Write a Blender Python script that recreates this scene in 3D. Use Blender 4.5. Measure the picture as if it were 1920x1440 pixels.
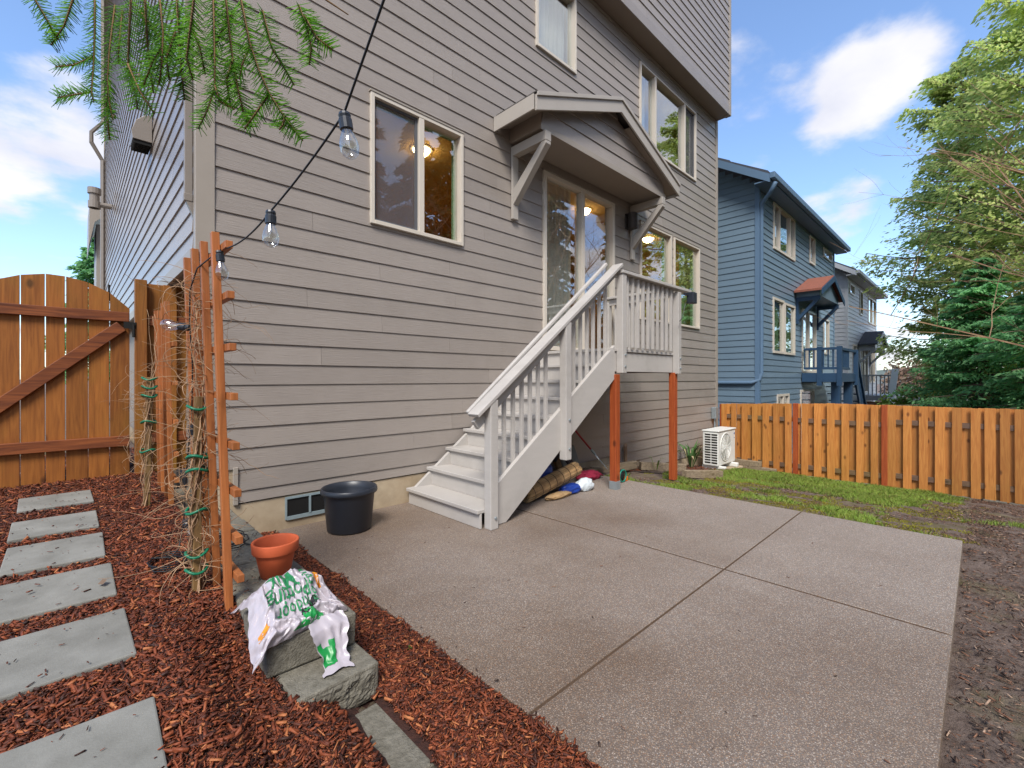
import bpy, bmesh, math, random
import numpy as np
from mathutils import Vector, Matrix, noise as mnoise
R = math.radians
S = bpy.context.scene
for o in list(bpy.data.objects): bpy.data.objects.remove(o, do_unlink=True)
COL = S.collection
# ------------------------------------------------------------------ camera
cam = bpy.data.cameras.new('camera'); cam_o = bpy.data.objects.new('camera', cam); COL.objects.link(cam_o)
cam.lens = 16.0; cam.sensor_width = 36; cam.shift_y = -0.0052; cam.clip_start = 0.05; cam.clip_end = 3000
cam_o.location = (0, 0, 1.333); cam_o.rotation_euler = (R(90), 0, R(-44.2)); S.camera = cam_o
# ------------------------------------------------------------------ sky and sun
SUN_EL, SUN_AZ = 50, 228      # azimuth measured clockwise from +Y
W = bpy.data.worlds.new('World'); S.world = W; W.use_nodes = True
nt = W.node_tree; N = nt.nodes; L = nt.links; N.clear()
out = N.new('ShaderNodeOutputWorld'); bg = N.new('ShaderNodeBackground'); L.new(bg.outputs[0], out.inputs[0])
sky = N.new('ShaderNodeTexSky'); sky.sky_type = 'NISHITA'; sky.sun_disc = False
sky.sun_elevation = R(SUN_EL); sky.sun_rotation = R(SUN_AZ); sky.air_density = 1.0; sky.dust_density = .6; sky.ozone_density = 2.0
tc = N.new('ShaderNodeTexCoord'); sep = N.new('ShaderNodeSeparateXYZ'); L.new(tc.outputs['Generated'], sep.inputs[0])
def wm(op, a, b=None):
    n = N.new('ShaderNodeMath'); n.operation = op
    for i, q in enumerate((a, b)):
        if q is None: continue
        if isinstance(q, (int, float)): n.inputs[i].default_value = q
        else: L.new(q, n.inputs[i])
    return n.outputs[0]
zz = wm('ADD', wm('MAXIMUM', sep.outputs[2], 0.0), .22)
cmb = N.new('ShaderNodeCombineXYZ'); L.new(wm('DIVIDE', sep.outputs[0], zz), cmb.inputs[0]); L.new(wm('DIVIDE', sep.outputs[1], zz), cmb.inputs[1])
cn = N.new('ShaderNodeTexNoise'); cn.inputs['Scale'].default_value = 2.1; cn.inputs['Detail'].default_value = 9; cn.inputs['Roughness'].default_value = .55
mp = N.new('ShaderNodeMapping'); mp.inputs['Location'].default_value = (3.7, 1.2, 0); L.new(cmb.outputs[0], mp.inputs[0]); L.new(mp.outputs[0], cn.inputs[0])
msk = wm('ADD', wm('MULTIPLY', wm('SUBTRACT', cn.outputs[0], .5), 1.5), .5)
# the cloud banks seen over the side wall and over the neighbours, added to the general field
for (dx, dy, dz, rad, amt) in ((1.27, .16, .66, .075, .19), (1.33, .10, .74, .08, .18), (1.20, .22, .60, .06, .2), (1.227, .20, .40, .05, .22), (1.25, .18, .42, .03, .14), (-.06, 1.45, .62, .10, .17), (-.12, 1.5, .44, .07, .14), (.04, 1.36, .50, .045, .18), (.04, 1.36, .33, .03, .16), (1.31, .12, .045, .045, .12), (1.32, .11, .10, .05, .12)):
    vd = N.new('ShaderNodeVectorMath'); vd.operation = 'DISTANCE'; L.new(tc.outputs['Generated'], vd.inputs[0])
    l = math.sqrt(dx*dx+dy*dy+dz*dz); vd.inputs[1].default_value = (dx/l, dy/l, dz/l)
    mr = N.new('ShaderNodeMapRange'); mr.interpolation_type = 'SMOOTHSTEP'; L.new(vd.outputs['Value'], mr.inputs[0])
    mr.inputs[1].default_value = 0; mr.inputs[2].default_value = rad*1.7; mr.inputs[3].default_value = amt; mr.inputs[4].default_value = 0
    msk = wm('ADD', msk, mr.outputs[0])
dt = N.new('ShaderNodeVectorMath'); dt.operation = 'DOT_PRODUCT'; L.new(tc.outputs['Generated'], dt.inputs[0]); dt.inputs[1].default_value = (-.25, -.96, .1)
mrb = N.new('ShaderNodeMapRange'); mrb.interpolation_type = 'SMOOTHSTEP'; L.new(dt.outputs['Value'], mrb.inputs[0]); mrb.inputs[1].default_value = -.15; mrb.inputs[2].default_value = .5; mrb.inputs[3].default_value = -.05; mrb.inputs[4].default_value = .17
msk = wm('ADD', msk, mrb.outputs[0])      # the cloud cover thickens behind the viewer, as the panes show
cr = N.new('ShaderNodeMapRange'); cr.interpolation_type = 'SMOOTHSTEP'; L.new(msk, cr.inputs[0])
cr.inputs[1].default_value = .53; cr.inputs[2].default_value = .77; cr.inputs[3].default_value = 0; cr.inputs[4].default_value = .93
mul = N.new('ShaderNodeMix'); mul.data_type = 'RGBA'; mul.blend_type = 'MULTIPLY'; mul.inputs[0].default_value = 1
L.new(sky.outputs[0], mul.inputs[6]); mul.inputs[7].default_value = (1.85, 1.95, 2.1, 1)
mx = N.new('ShaderNodeMix'); mx.data_type = 'RGBA'; L.new(cr.outputs[0], mx.inputs[0]); L.new(mul.outputs[2], mx.inputs[6]); 
cn2 = N.new('ShaderNodeTexNoise'); cn2.inputs['Scale'].default_value = 3.3; cn2.inputs['Detail'].default_value = 6; L.new(mp.outputs[0], cn2.inputs[0])
cmr = N.new('ShaderNodeMapRange'); L.new(cn2.outputs[0], cmr.inputs[0]); cmr.inputs[1].default_value = .3; cmr.inputs[2].default_value = .7; cmr.inputs[3].default_value = 0; cmr.inputs[4].default_value = 1
ccl = N.new('ShaderNodeMix'); ccl.data_type = 'RGBA'; L.new(cmr.outputs[0], ccl.inputs[0]); ccl.inputs[6].default_value = (5.6, 5.7, 6.5, 1); ccl.inputs[7].default_value = (8.0, 7.8, 7.8, 1); L.new(ccl.outputs[2], mx.inputs[7])
L.new(mx.outputs[2], bg.inputs[0]); bg.inputs[1].default_value = .095
sd = bpy.data.lights.new('sun', 'SUN'); sd.energy = 3.1; sd.angle = R(20); sd.color = (1, .95, .88)
so = bpy.data.objects.new('sun', sd); COL.objects.link(so)
sdir = Vector((math.sin(R(SUN_AZ))*math.cos(R(SUN_EL)), math.cos(R(SUN_AZ))*math.cos(R(SUN_EL)), math.sin(R(SUN_EL))))
so.rotation_euler = sdir.to_track_quat('Z', 'Y').to_euler(); so.location = sdir*60
S.view_settings.view_transform = 'Standard'; S.view_settings.look = 'None'; S.view_settings.exposure = 0.58; S.view_settings.gamma = 1
S.view_settings.use_curve_mapping = False
S.render.engine = 'CYCLES'
try:
    S.cycles.max_bounces = 7; S.cycles.transparent_max_bounces = 12; S.cycles.caustics_reflective = False; S.cycles.caustics_refractive = False
except Exception: pass

# ------------------------------------------------------------------ materials
MATS = {}
def srgb(r, g, b):
    f = lambda c: (c/255/12.92) if c/255 <= .04045 else ((c/255+.055)/1.055)**2.4
    return (f(r), f(g), f(b))
class NB:
    def __init__(s, name):
        m = bpy.data.materials.new(name); m.use_nodes = True; s.m = m; s.t = m.node_tree; s.t.nodes.clear(); MATS[name] = m
    def n(s, typ, **kw):
        n = s.t.nodes.new('ShaderNode'+typ)
        for k, v in kw.items(): setattr(n, k, v)
        return n
    def l(s, a, b): s.t.links.new(a, b)
    def mix(s, f, a, b, blend='MIX'):
        n = s.n('Mix', data_type='RGBA', blend_type=blend)
        for i, q in ((0, f), (6, a), (7, b)):
            if isinstance(q, (int, float)): n.inputs[i].default_value = q
            elif isinstance(q, tuple): n.inputs[i].default_value = (*q[:3], 1)
            else: s.l(q, n.inputs[i])
        return n.outputs[2]
    def math(s, op, a, b=0.):
        n = s.n('Math', operation=op)
        for i, q in enumerate((a, b)):
            if isinstance(q, (int, float)): n.inputs[i].default_value = q
            else: s.l(q, n.inputs[i])
        return n.outputs[0]
    def ramp(s, f, a, b, lo=0., hi=1.):
        n = s.n('MapRange'); s.l(f, n.inputs[0]); n.inputs[1].default_value = a; n.inputs[2].default_value = b
        n.inputs[3].default_value = lo; n.inputs[4].default_value = hi; return n.outputs[0]
    def noise(s, scale, stretch=(1, 1, 1), detail=6, rough=.6, coord='Object', dist=0, rot=(0, 0, 0)):
        t = s.n('TexCoord'); mpn = s.n('Mapping'); s.l(t.outputs[coord], mpn.inputs[0]); mpn.inputs['Scale'].default_value = stretch; mpn.inputs['Rotation'].default_value = rot
        n = s.n('TexNoise'); s.l(mpn.outputs[0], n.inputs[0]); n.inputs['Scale'].default_value = scale; n.inputs['Detail'].default_value = detail
        n.inputs['Roughness'].default_value = rough; n.inputs['Distortion'].default_value = dist; return n.outputs[0]
    def out(s, sh):
        o = s.n('OutputMaterial'); s.l(sh, o.inputs[0]); return s.m
    def princ(s, col, rough=.6, metal=0, spec=.4, bump=None, bstr=.3, bdist=.01):
        p = s.n('BsdfPrincipled')
        if isinstance(col, tuple): p.inputs['Base Color'].default_value = (*col[:3], 1)
        else: s.l(col, p.inputs['Base Color'])
        if isinstance(rough, (int, float)): p.inputs['Roughness'].default_value = rough
        else: s.l(rough, p.inputs['Roughness'])
        p.inputs['Metallic'].default_value = metal; p.inputs['Specular IOR Level'].default_value = spec
        if bump is not None:
            b = s.n('Bump'); s.l(bump, b.inputs['Height']); b.inputs['Strength'].default_value = bstr; b.inputs['Distance'].default_value = bdist
            s.l(b.outputs[0], p.inputs['Normal'])
        return p.outputs[0]
def sc(c, k): return tuple(q*k for q in c[:3])
def M(name, col, rough=.6, var=.2, scale=6., stretch=(1, 1, 1), bump=0., bscale=None, bstretch=None, rnd=0., island=0., spec=.4, metal=0., col2=None, dirt=0., bdist=.004, rot=(0,0,0)):
    """painted or raw surface: two tones mixed by noise, optional per-object / per-island tint, grain relief, blotches of dirt"""
    b = NB(name)
    c2 = col2 if col2 else sc(col, 1-var)
    f = b.ramp(b.noise(scale, stretch, 8, .62, rot=rot), .3, .7)
    c = b.mix(f, col, c2)
    if dirt: c = b.mix(b.math('MULTIPLY', b.ramp(b.noise(1.7, (1, 1, 1), 8, .7), .5, .75), dirt), c, (.07, .055, .04))
    r = None
    if rnd: oi = b.n('ObjectInfo'); r = b.ramp(oi.outputs['Random'], 0, 1, 1-rnd, 1+rnd)
    if island: g = b.n('NewGeometry'); r = b.ramp(g.outputs['Random Per Island'], 0, 1, 1-island, 1+island)
    if r is not None:
        h = b.n('HueSaturation'); b.l(c, h.inputs['Color']); b.l(r, h.inputs['Value']); c = h.outputs[0]
    bh = b.noise(bscale or scale*4, bstretch or stretch, 6, .6, rot=rot) if bump else None
    return b.out(b.princ(c, rough, metal, spec, bh, bump, bdist))
TAUPE = srgb(149, 140, 132)
M('siding', TAUPE, .28, col2=sc(TAUPE, .93), scale=3, bump=.6, bscale=16, bstretch=(.35, .35, 8), rnd=.06, spec=.5, bdist=.006, dirt=.12)
M('trim', srgb(154, 145, 134), .45, var=.06, scale=4, bump=.15, bscale=60, rnd=.02, spec=.5)
M('stair_paint', srgb(181, 176, 170), .42, var=.07, scale=3, stretch=(1, 1, 4), bump=.3, bscale=34, rnd=.035, dirt=.22)
M('canopy_paint', srgb(172, 165, 156), .45, var=.07, scale=3, bump=.18, bscale=40, rnd=.03, dirt=.12)
M('soffit', srgb(142, 131, 120), .6, var=.08, scale=3)
M('frame', srgb(203, 194, 180), .4, var=.04, scale=5, spec=.5)
M('screen', srgb(88, 90, 94), .8, var=.05, scale=40)
M('concrete', srgb(188, 172, 146), .85, col2=srgb(150, 130, 104), scale=2.2, bump=.25, bscale=50, dirt=.35)
M('block', srgb(132, 127, 114), .92, col2=srgb(98, 94, 82), scale=34, bump=1., bscale=110, rnd=.08, dirt=.3, bdist=.008)
M('paver', srgb(136, 135, 128), .85, col2=srgb(108, 107, 100), scale=5, bump=.35, bscale=130, rnd=.06, dirt=.12)
def wood(name, c1, c2, knot, axis, rnd=.12, moss=0., rough=.55):
    st = [16, 16, 16]; st[axis] = 1.1
    b = NB(name)
    oi = b.n('ObjectInfo')
    t = b.n('TexCoord'); add = b.n('VectorMath', operation='ADD'); b.l(t.outputs['Object'], add.inputs[0])
    cx = b.n('CombineXYZ'); rr = b.math('MULTIPLY', oi.outputs['Random'], 57.); b.l(rr, cx.inputs[axis]); b.l(cx.outputs[0], add.inputs[1])
    mpn = b.n('Mapping'); b.l(add.outputs[0], mpn.inputs[0]); mpn.inputs['Scale'].default_value = st
    n = b.n('TexNoise'); b.l(mpn.outputs[0], n.inputs[0]); n.inputs['Scale'].default_value = 2.6; n.inputs['Detail'].default_value = 7; n.inputs['Distortion'].default_value = .9
    c = b.mix(b.ramp(n.outputs[0], .32, .68), c1, c2)
    st2 = [1, 1, 1]; st2[axis] = .55
    mp2 = b.n('Mapping'); b.l(add.outputs[0], mp2.inputs[0]); mp2.inputs['Scale'].default_value = st2
    v = b.n('TexVoronoi'); b.l(mp2.outputs[0], v.inputs[0]); v.inputs['Scale'].default_value = 5.5; v.inputs['Randomness'].default_value = 1
    k = b.ramp(v.outputs['Distance'], .07, .16, 1, 0)
    c = b.mix(b.math('MULTIPLY', k, .8), c, knot)
    if moss:
        sepz = b.n('SeparateXYZ'); b.l(t.outputs['Object'], sepz.inputs[0])
        c = b.mix(b.math('MULTIPLY', b.ramp(b.noise(1.3, (1, 1, .5), 5), .45, .75), moss), c, srgb(118, 104, 30))
    h = b.n('HueSaturation'); b.l(c, h.inputs['Color']); b.l(b.ramp(oi.outputs['Random'], 0, 1, 1-rnd, 1+rnd), h.inputs['Value'])
    b.out(b.princ(h.outputs[0], rough, 0, .35, n.outputs[0], .25, .003))
wood('cedar', srgb(206, 140, 72), srgb(180, 112, 54), srgb(92, 48, 26), 2, .2, .3)
wood('gate_wood', srgb(154, 96, 42), srgb(124, 73, 31), srgb(60, 32, 18), 2, .2, .55)
wood('gate_rail', srgb(138, 78, 42), srgb(88, 46, 28), srgb(52, 28, 18), 0, .1)
wood('fence_rail', srgb(120, 92, 74), srgb(92, 74, 60), srgb(60, 50, 40), 1, .15, .4)
wood('red_post', srgb(168, 84, 42), srgb(140, 62, 30), srgb(80, 36, 20), 2, .06)
wood('trellis_wood', srgb(172, 104, 58), srgb(136, 78, 42), srgb(100, 56, 30), 2, .16, .15)
wood('grey_timber', srgb(150, 134, 112), srgb(110, 96, 78), srgb(80, 66, 50), 0, .1, .2, .8)
wood('stake', srgb(136, 104, 66), srgb(96, 72, 44), srgb(60, 44, 26), 2, .1, .3, .8)
M('twig', srgb(176, 144, 112), .8, col2=srgb(126, 96, 72), scale=5, island=.35)
M('bark', srgb(122, 104, 88), .9, var=.4, scale=9, bump=.6, bscale=30)
M('fir_twig', srgb(120, 92, 58), .8, var=.3, scale=20)
M('green_tape', srgb(22, 112, 80), .4, var=.15, scale=30)
M('black_plastic', srgb(40, 44, 52), .38, var=.12, scale=6, bump=.05, bscale=80, spec=.5)
M('cable', srgb(26, 27, 30), .5, var=.1)
M('terracotta', srgb(196, 92, 54), .7, var=.12, scale=9, bump=.1, bscale=80)
M('soil', srgb(62, 50, 40), .95, var=.5, scale=60, bump=1., bscale=120)
M('ac_white', srgb(222, 222, 216), .4, var=.04, scale=3, spec=.5)
M('ac_dark', srgb(44, 38, 34), .7, var=.3, scale=30)
M('ac_grey', srgb(176, 178, 168), .45, var=.08, scale=9)
M('blue_mark', srgb(60, 70, 140), .5, var=.05)
M('galv', srgb(168, 178, 182), .4, var=.15, scale=14, metal=.6)
M('vent_metal', srgb(150, 166, 170), .5, var=.15, scale=20, metal=.2)
M('dark', srgb(20, 19, 18), .8, var=.3)
M('roof_shingle', srgb(88, 84, 82), .9, var=.35, scale=12, bump=.6, bscale=40)
M('roof_moss', srgb(150, 88, 70), .9, col2=srgb(112, 74, 62), scale=14, bump=.6, bscale=60)
M('roof_dark', srgb(74, 78, 88), .9, var=.3, scale=8, bump=.5, bscale=40)
BLUE = srgb(104, 125, 142)
M('blue_siding', BLUE, .42, var=.08, scale=2, rnd=.03, spec=.5, bump=.2, bscale=12, bstretch=(.5, .5, 9))
M('blue_trim', srgb(92, 118, 144), .5, var=.08, scale=2)
M('blue_deck', srgb(42, 70, 98), .5, var=.15, scale=3, rnd=.05)
M('grey_siding', srgb(172, 176, 182), .5, var=.07, scale=2, rnd=.03)
M('white_paint', srgb(226, 228, 230), .5, var=.05, scale=3)
M('brown_step', srgb(128, 82, 58), .7, var=.25, scale=5, rnd=.1)
M('gutter_paint', srgb(134, 126, 118), .4, var=.06)
M('lamp_metal', srgb(70, 66, 64), .45, var=.1, metal=.4)
M('interior_wall', srgb(222, 184, 116), .9, var=.05)
M('interior_floor', srgb(110, 78, 50), .6, var=.2)
M('interior_green', srgb(150, 186, 150), .8, var=.05)
M('reed', srgb(204, 172, 126), .8, col2=srgb(160, 126, 86), scale=10, island=.3)
M('reed_tie', srgb(74, 66, 60), .8, var=.1)
M('blue_tarp', srgb(28, 62, 150), .45, var=.2, scale=8)
M('glove_red', srgb(150, 34, 62), .8, var=.2, scale=18, bump=.4, bscale=70)
M('rag_white', srgb(206, 214, 218), .8, var=.12, scale=14)
M('tool_red', srgb(168, 42, 52), .4, var=.1)
M('green_plastic', srgb(30, 124, 104), .4, var=.12)
M('orange_plastic', srgb(210, 110, 36), .4, var=.1)
M('leaf_dark', srgb(70, 104, 52), .5, var=.25, scale=10, island=.4)
M('leaf_dry', srgb(176, 160, 124), .8, var=.25, scale=10, island=.3)
M('plastic_bag', srgb(176, 168, 174), .3, var=.1, scale=9, spec=.5)
M('bag_green', srgb(28, 140, 66), .35, var=.2, scale=10, spec=.5)
M('print_green', srgb(36, 120, 72), .4, var=.1, spec=.5)
M('print_orange', srgb(232, 160, 40), .4, col2=srgb(150, 70, 20), scale=30)
M('print_black', srgb(28, 28, 26), .4, var=.1)
def foliage(name, c1, c2, trans=.35, island=.35, rough=.6):
    b = NB(name); g = b.n('NewGeometry')
    c = b.mix(g.outputs['Random Per Island'], c1, c2)
    h = b.n('HueSaturation'); b.l(c, h.inputs['Color']); b.l(b.ramp(b.noise(.9, (1, 1, 1), 3), .3, .7, 1-island, 1+island), h.inputs['Value'])
    d = b.princ(h.outputs[0], rough, 0, .3)
    tr = b.n('BsdfTranslucent'); b.l(h.outputs[0], tr.inputs[0])
    mxs = b.n('MixShader'); mxs.inputs[0].default_value = trans; b.l(d, mxs.inputs[1]); b.l(tr.outputs[0], mxs.inputs[2]); b.out(mxs.outputs[0])
foliage('fir_needle', srgb(128, 186, 44), srgb(84, 146, 36), .5, .2, .45)
foliage('cedar_leaf', srgb(210, 216, 136), srgb(164, 188, 108), .55)
foliage('cedar_leaf_dark', srgb(150, 200, 134), srgb(100, 162, 110), .55)
foliage('fir_leaf', srgb(98, 110, 62), srgb(70, 84, 50), .3)
foliage('brown_leaf', srgb(142, 112, 92), srgb(112, 98, 80), .2)
foliage('shrub_leaf', srgb(112, 136, 52), srgb(80, 108, 44), .3)
foliage('grass_blade', srgb(128, 168, 62), srgb(150, 152, 80), .3, .3)
foliage('moss_blade', srgb(148, 142, 40), srgb(116, 112, 44), .2, .3)
# mulch chips: colour by chip
b = NB('mulch_chip'); g = b.n('NewGeometry'); cr_ = b.n('ValToRGB'); b.l(g.outputs['Random Per Island'], cr_.inputs[0])
e = cr_.color_ramp; e.elements[0].color = (*srgb(50, 27, 18), 1); e.elements[1].color = (*srgb(188, 120, 72), 1); e.elements[1].position = 1
for p_, c_ in ((.35, srgb(94, 46, 26)), (.65, srgb(126, 62, 34)), (.9, srgb(146, 76, 43))): q_ = e.elements.new(p_); q_.color = (*c_, 1)
c = b.mix(b.ramp(b.noise(1.1, (1, 1, 1), 4), .3, .7), cr_.outputs[0], b.mix(1., cr_.outputs[0], (.62, .6, .62), 'MULTIPLY'))
b.out(b.princ(c, .62, 0, .4, b.noise(90, (1, 1, 1), 4), .4, .004))
b = NB('litter_chip'); g = b.n('NewGeometry'); cr_ = b.n('ValToRGB'); b.l(g.outputs['Random Per Island'], cr_.inputs[0])
e = cr_.color_ramp; e.elements[0].color = (*srgb(56, 44, 38), 1); e.elements[1].color = (*srgb(178, 150, 128), 1)
for p_, c_ in ((.5, srgb(92, 72, 60)), (.8, srgb(124, 84, 62)), (.93, srgb(150, 124, 104))): q_ = e.elements.new(p_); q_.color = (*c_, 1)
b.out(b.princ(cr_.outputs[0], .75, 0, .3))
# exposed aggregate
b = NB('aggregate'); t = b.n('TexCoord')
v = b.n('TexVoronoi'); b.l(t.outputs['Object'], v.inputs[0]); v.inputs['Scale'].default_value = 200
cr_ = b.n('ValToRGB'); sp = b.n('SeparateColor'); b.l(v.outputs['Color'], sp.inputs[0]); b.l(sp.outputs[0], cr_.inputs[0])
e = cr_.color_ramp; e.interpolation = 'CONSTANT'; e.elements[0].color = (*srgb(88, 78, 68), 1); e.elements[1].color = (*srgb(198, 190, 178), 1); e.elements[1].position = .95
for p_, c_ in ((.18, srgb(134, 120, 104)), (.34, srgb(158, 132, 102)), (.48, srgb(112, 108, 104)), (.64, srgb(166, 154, 138)), (.8, srgb(146, 108, 74)), (.88, srgb(184, 174, 160))): q_ = e.elements.new(p_); q_.color = (*c_, 1)
c = b.mix(b.ramp(v.outputs['Distance'], .35, .62), cr_.outputs[0], srgb(102, 88, 74))
sx = b.n('SeparateXYZ'); b.l(t.outputs['Object'], sx.inputs[0])
wet = b.ramp(b.math('ADD', b.noise(.6, (1, 1, 1), 6, .6), b.math('MULTIPLY', b.math('SUBTRACT', 3.0, sx.outputs[0]), .085)), .3, .72)       # damp, browner stone in patches, drier towards the lawn
c = b.mix(.25, c, srgb(144, 139, 135)); c = b.mix(1., c, (1.22, 1.23, 1.27), 'MULTIPLY'); c = b.mix(wet, c, b.mix(1., c, (.60, .52, .45), 'MULTIPLY'))
c = b.mix(b.ramp(b.noise(2.3, (1, 1, 1), 8, .7), .52, .8, 0, .12), c, srgb(184, 174, 160))
b.out(b.princ(c, b.ramp(wet, 0, 1, .62, .45), 0, .4, b.math('SUBTRACT', 1., v.outputs['Distance']), .5, .004))
# bare soil with moss, for the ground sheet
b = NB('ground_soil'); 
c = b.mix(b.ramp(b.noise(9, (1, 1, 1), 9, .7), .35, .68), srgb(92, 76, 66), srgb(134, 118, 108))
c = b.mix(b.ramp(b.noise(60, (1, 1, 1), 6, .7), .55, .7), c, srgb(66, 46, 36))
c = b.mix(b.ramp(b.noise(1.3, (1, 1, 1), 8, .65), .53, .66, 0, .5), c, srgb(104, 102, 46))
b.out(b.princ(c, .85, 0, .3, b.noise(30, (1, 1, 1), 9, .75), 1., .03))
M('bed_soil', srgb(74, 42, 30), .9, col2=srgb(46, 26, 20), scale=24, bump=1., bscale=40, bdist=.02)
M('hill_wood', srgb(112, 116, 118), .95, col2=srgb(84, 98, 92), scale=.05)
# window glass: thin pane, clear with Fresnel mirror
def glass(name, tint, refl):
    b = NB(name); tr = b.n('BsdfTransparent'); tr.inputs[0].default_value = (*tint, 1)
    gl = b.n('BsdfGlossy'); gl.inputs['Roughness'].default_value = .004; gl.inputs[0].default_value = (.95, .97, 1, 1)
    fr = b.n('LayerWeight'); fr.inputs[0].default_value = .5      # same mirror on both faces of the sheet
    f = b.math('ADD', b.math('MULTIPLY', b.math('POWER', fr.outputs['Facing'], 4.), .9), refl)
    bn = b.noise(.9, (1, 1, 1), 2); bp = b.n('Bump'); b.l(bn, bp.inputs['Height']); bp.inputs['Strength'].default_value = .05; bp.inputs['Distance'].default_value = .05; b.l(bp.outputs[0], gl.inputs['Normal'])
    mxs = b.n('MixShader'); b.l(b.math('MINIMUM', f, 1.), mxs.inputs[0]); b.l(tr.outputs[0], mxs.inputs[1]); b.l(gl.outputs[0], mxs.inputs[2]); b.out(mxs.outputs[0])
b = NB('curtain'); dfc = b.n('BsdfDiffuse'); dfc.inputs[0].default_value = (.76, .76, .78, 1); trc = b.n('BsdfTranslucent'); trc.inputs[0].default_value = (.8, .8, .82, 1)
mxs = b.n('MixShader'); mxs.inputs[0].default_value = .5; b.l(dfc.outputs[0], mxs.inputs[1]); b.l(trc.outputs[0], mxs.inputs[2]); b.out(mxs.outputs[0])
glass('glass', (.94, .97, .94), .2)
glass('bulb_glass', (.9, .92, .91), .16)
def emit(name, col, s):
    b = NB(name); em = b.n('Emission'); em.inputs[0].default_value = (*col, 1); em.inputs[1].default_value = s; b.out(em.outputs[0])
emit('lamp_glow', (1, .68, .34), 30)
b = NB('insect_screen'); tr = b.n('BsdfTransparent'); df = b.n('BsdfDiffuse'); df.inputs[0].default_value = (.16, .165, .18, 1)
mxs = b.n('MixShader'); mxs.inputs[0].default_value = .42; b.l(tr.outputs[0], mxs.inputs[1]); b.l(df.outputs[0], mxs.inputs[2]); b.out(mxs.outputs[0])

# ------------------------------------------------------------------ builders
class MB:
    def __init__(s): s.v = []; s.f = []
    def add(s, vs, fs):
        k = len(s.v); s.v += [tuple(q) for q in vs]; s.f += [tuple(i+k for i in f) for f in fs]; return s
    BF = ((0, 3, 2, 1), (4, 5, 6, 7), (0, 1, 5, 4), (1, 2, 6, 5), (2, 3, 7, 6), (3, 0, 4, 7))
    def box(s, x0, x1, y0, y1, z0, z1):
        return s.add([(x0, y0, z0), (x1, y0, z0), (x1, y1, z0), (x0, y1, z0), (x0, y0, z1), (x1, y0, z1), (x1, y1, z1), (x0, y1, z1)], s.BF)
    def hexa(s, p8): return s.add(p8, s.BF)
    def beam(s, a, b, w, h, up=(0, 0, 1)):
        a, b = Vector(a), Vector(b); d = (b-a).normalized(); x = d.cross(Vector(up)).normalized(); u = x.cross(d).normalized()
        x *= w/2; u *= h/2
        return s.add([a-x-u, a+x-u, a+x+u, a-x+u, b-x-u, b+x-u, b+x+u, b-x+u], ((0, 1, 2, 3), (7, 6, 5, 4), (4, 5, 1, 0), (5, 6, 2, 1), (6, 7, 3, 2), (7, 4, 0, 3)))
    def prism(s, pts, ext):
        n = len(pts); e = Vector(ext); p = [Vector(q) for q in pts]
        nrm = Vector((0, 0, 0))
        for i in range(n): nrm += p[i].cross(p[(i+1) % n])
        if nrm.dot(e) > 0: p = p[::-1]
        return s.add(p+[q+e for q in p], [tuple(range(n)), tuple(range(2*n-1, n-1, -1))]+[((i+1) % n, i, i+n, (i+1) % n+n) for i in range(n)])
    def tube(s, pts, r, n=6, cap=True):
        pts = [Vector(p) for p in pts]; m = len(pts)
        rs = r if isinstance(r, (list, tuple)) else [r]*m
        vs = []; ref = None
        for i in range(m):
            d = (pts[min(i+1, m-1)]-pts[max(i-1, 0)])
            if d.length < 1e-9: d = Vector((0, 0, 1))
            d.normalize()
            if ref is None: ref = d.orthogonal().normalized()
            ref = (ref-d*ref.dot(d)); ref = ref.normalized() if ref.length > 1e-6 else d.orthogonal().normalized()
            y = d.cross(ref)
            for k in range(n):
                a = 2*math.pi*k/n; vs.append(pts[i]+(ref*math.cos(a)+y*math.sin(a))*rs[i])
        fs = [(i*n+k, i*n+(k+1) % n, (i+1)*n+(k+1) % n, (i+1)*n+k) for i in range(m-1) for k in range(n)]
        if cap: fs += [tuple(range(n-1, -1, -1)), tuple(range((m-1)*n, m*n))]
        return s.add(vs, fs)
    def lathe(s, prof, c, n=40, axis=(0, 0, 1), flute=None):
        ax = Vector(axis).normalized(); x = ax.orthogonal().normalized(); y = ax.cross(x); c = Vector(c); m = len(prof); vs = []
        for (r, h) in prof:
            for k in range(n):
                a = 2*math.pi*k/n; vs.append(c+ax*h+(x*math.cos(a)+y*math.sin(a))*r)
        return s.add(vs, [(i*n+k, i*n+(k+1) % n, (i+1)*n+(k+1) % n, (i+1)*n+k) for i in range(m-1) for k in range(n)])
    def build(s, name, mat, parent=None, bevel=0, smooth=False, label=None, cat=None, group=None, kind=None):
        me = bpy.data.meshes.new(name); me.from_pydata([tuple(v) for v in s.v], [], s.f); me.update()
        return link(name, me, mat, parent, bevel, smooth, label, cat, group, kind)
def link(name, me, mat, parent=None, bevel=0, smooth=False, label=None, cat=None, group=None, kind=None):
    o = bpy.data.objects.new(name, me); COL.objects.link(o)
    if mat: me.materials.append(MATS[mat])
    if parent is not None:
        o.parent = parent      # vertices are written in world metres, so only an Empty's own offset is undone
        if parent.type == 'EMPTY': o.matrix_parent_inverse = Matrix.Translation(-parent.location)
    if smooth: me.polygons.foreach_set('use_smooth', [True]*len(me.polygons))
    if bevel:
        md = o.modifiers.new('bevel', 'BEVEL'); md.width = bevel; md.segments = 2; md.limit_method = 'ANGLE'; md.angle_limit = R(40)
    tag(o, label, cat, group, kind); return o
def tag(o, label=None, cat=None, group=None, kind=None):
    for k, v in (('label', label), ('category', cat), ('group', group), ('kind', kind)):
        if v: o[k] = v
    return o
def thing(name, loc, label, cat, group=None):
    o = bpy.data.objects.new(name, None); COL.objects.link(o); o.location = loc; o.empty_display_size = .1; return tag(o, label, cat, group)
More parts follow.
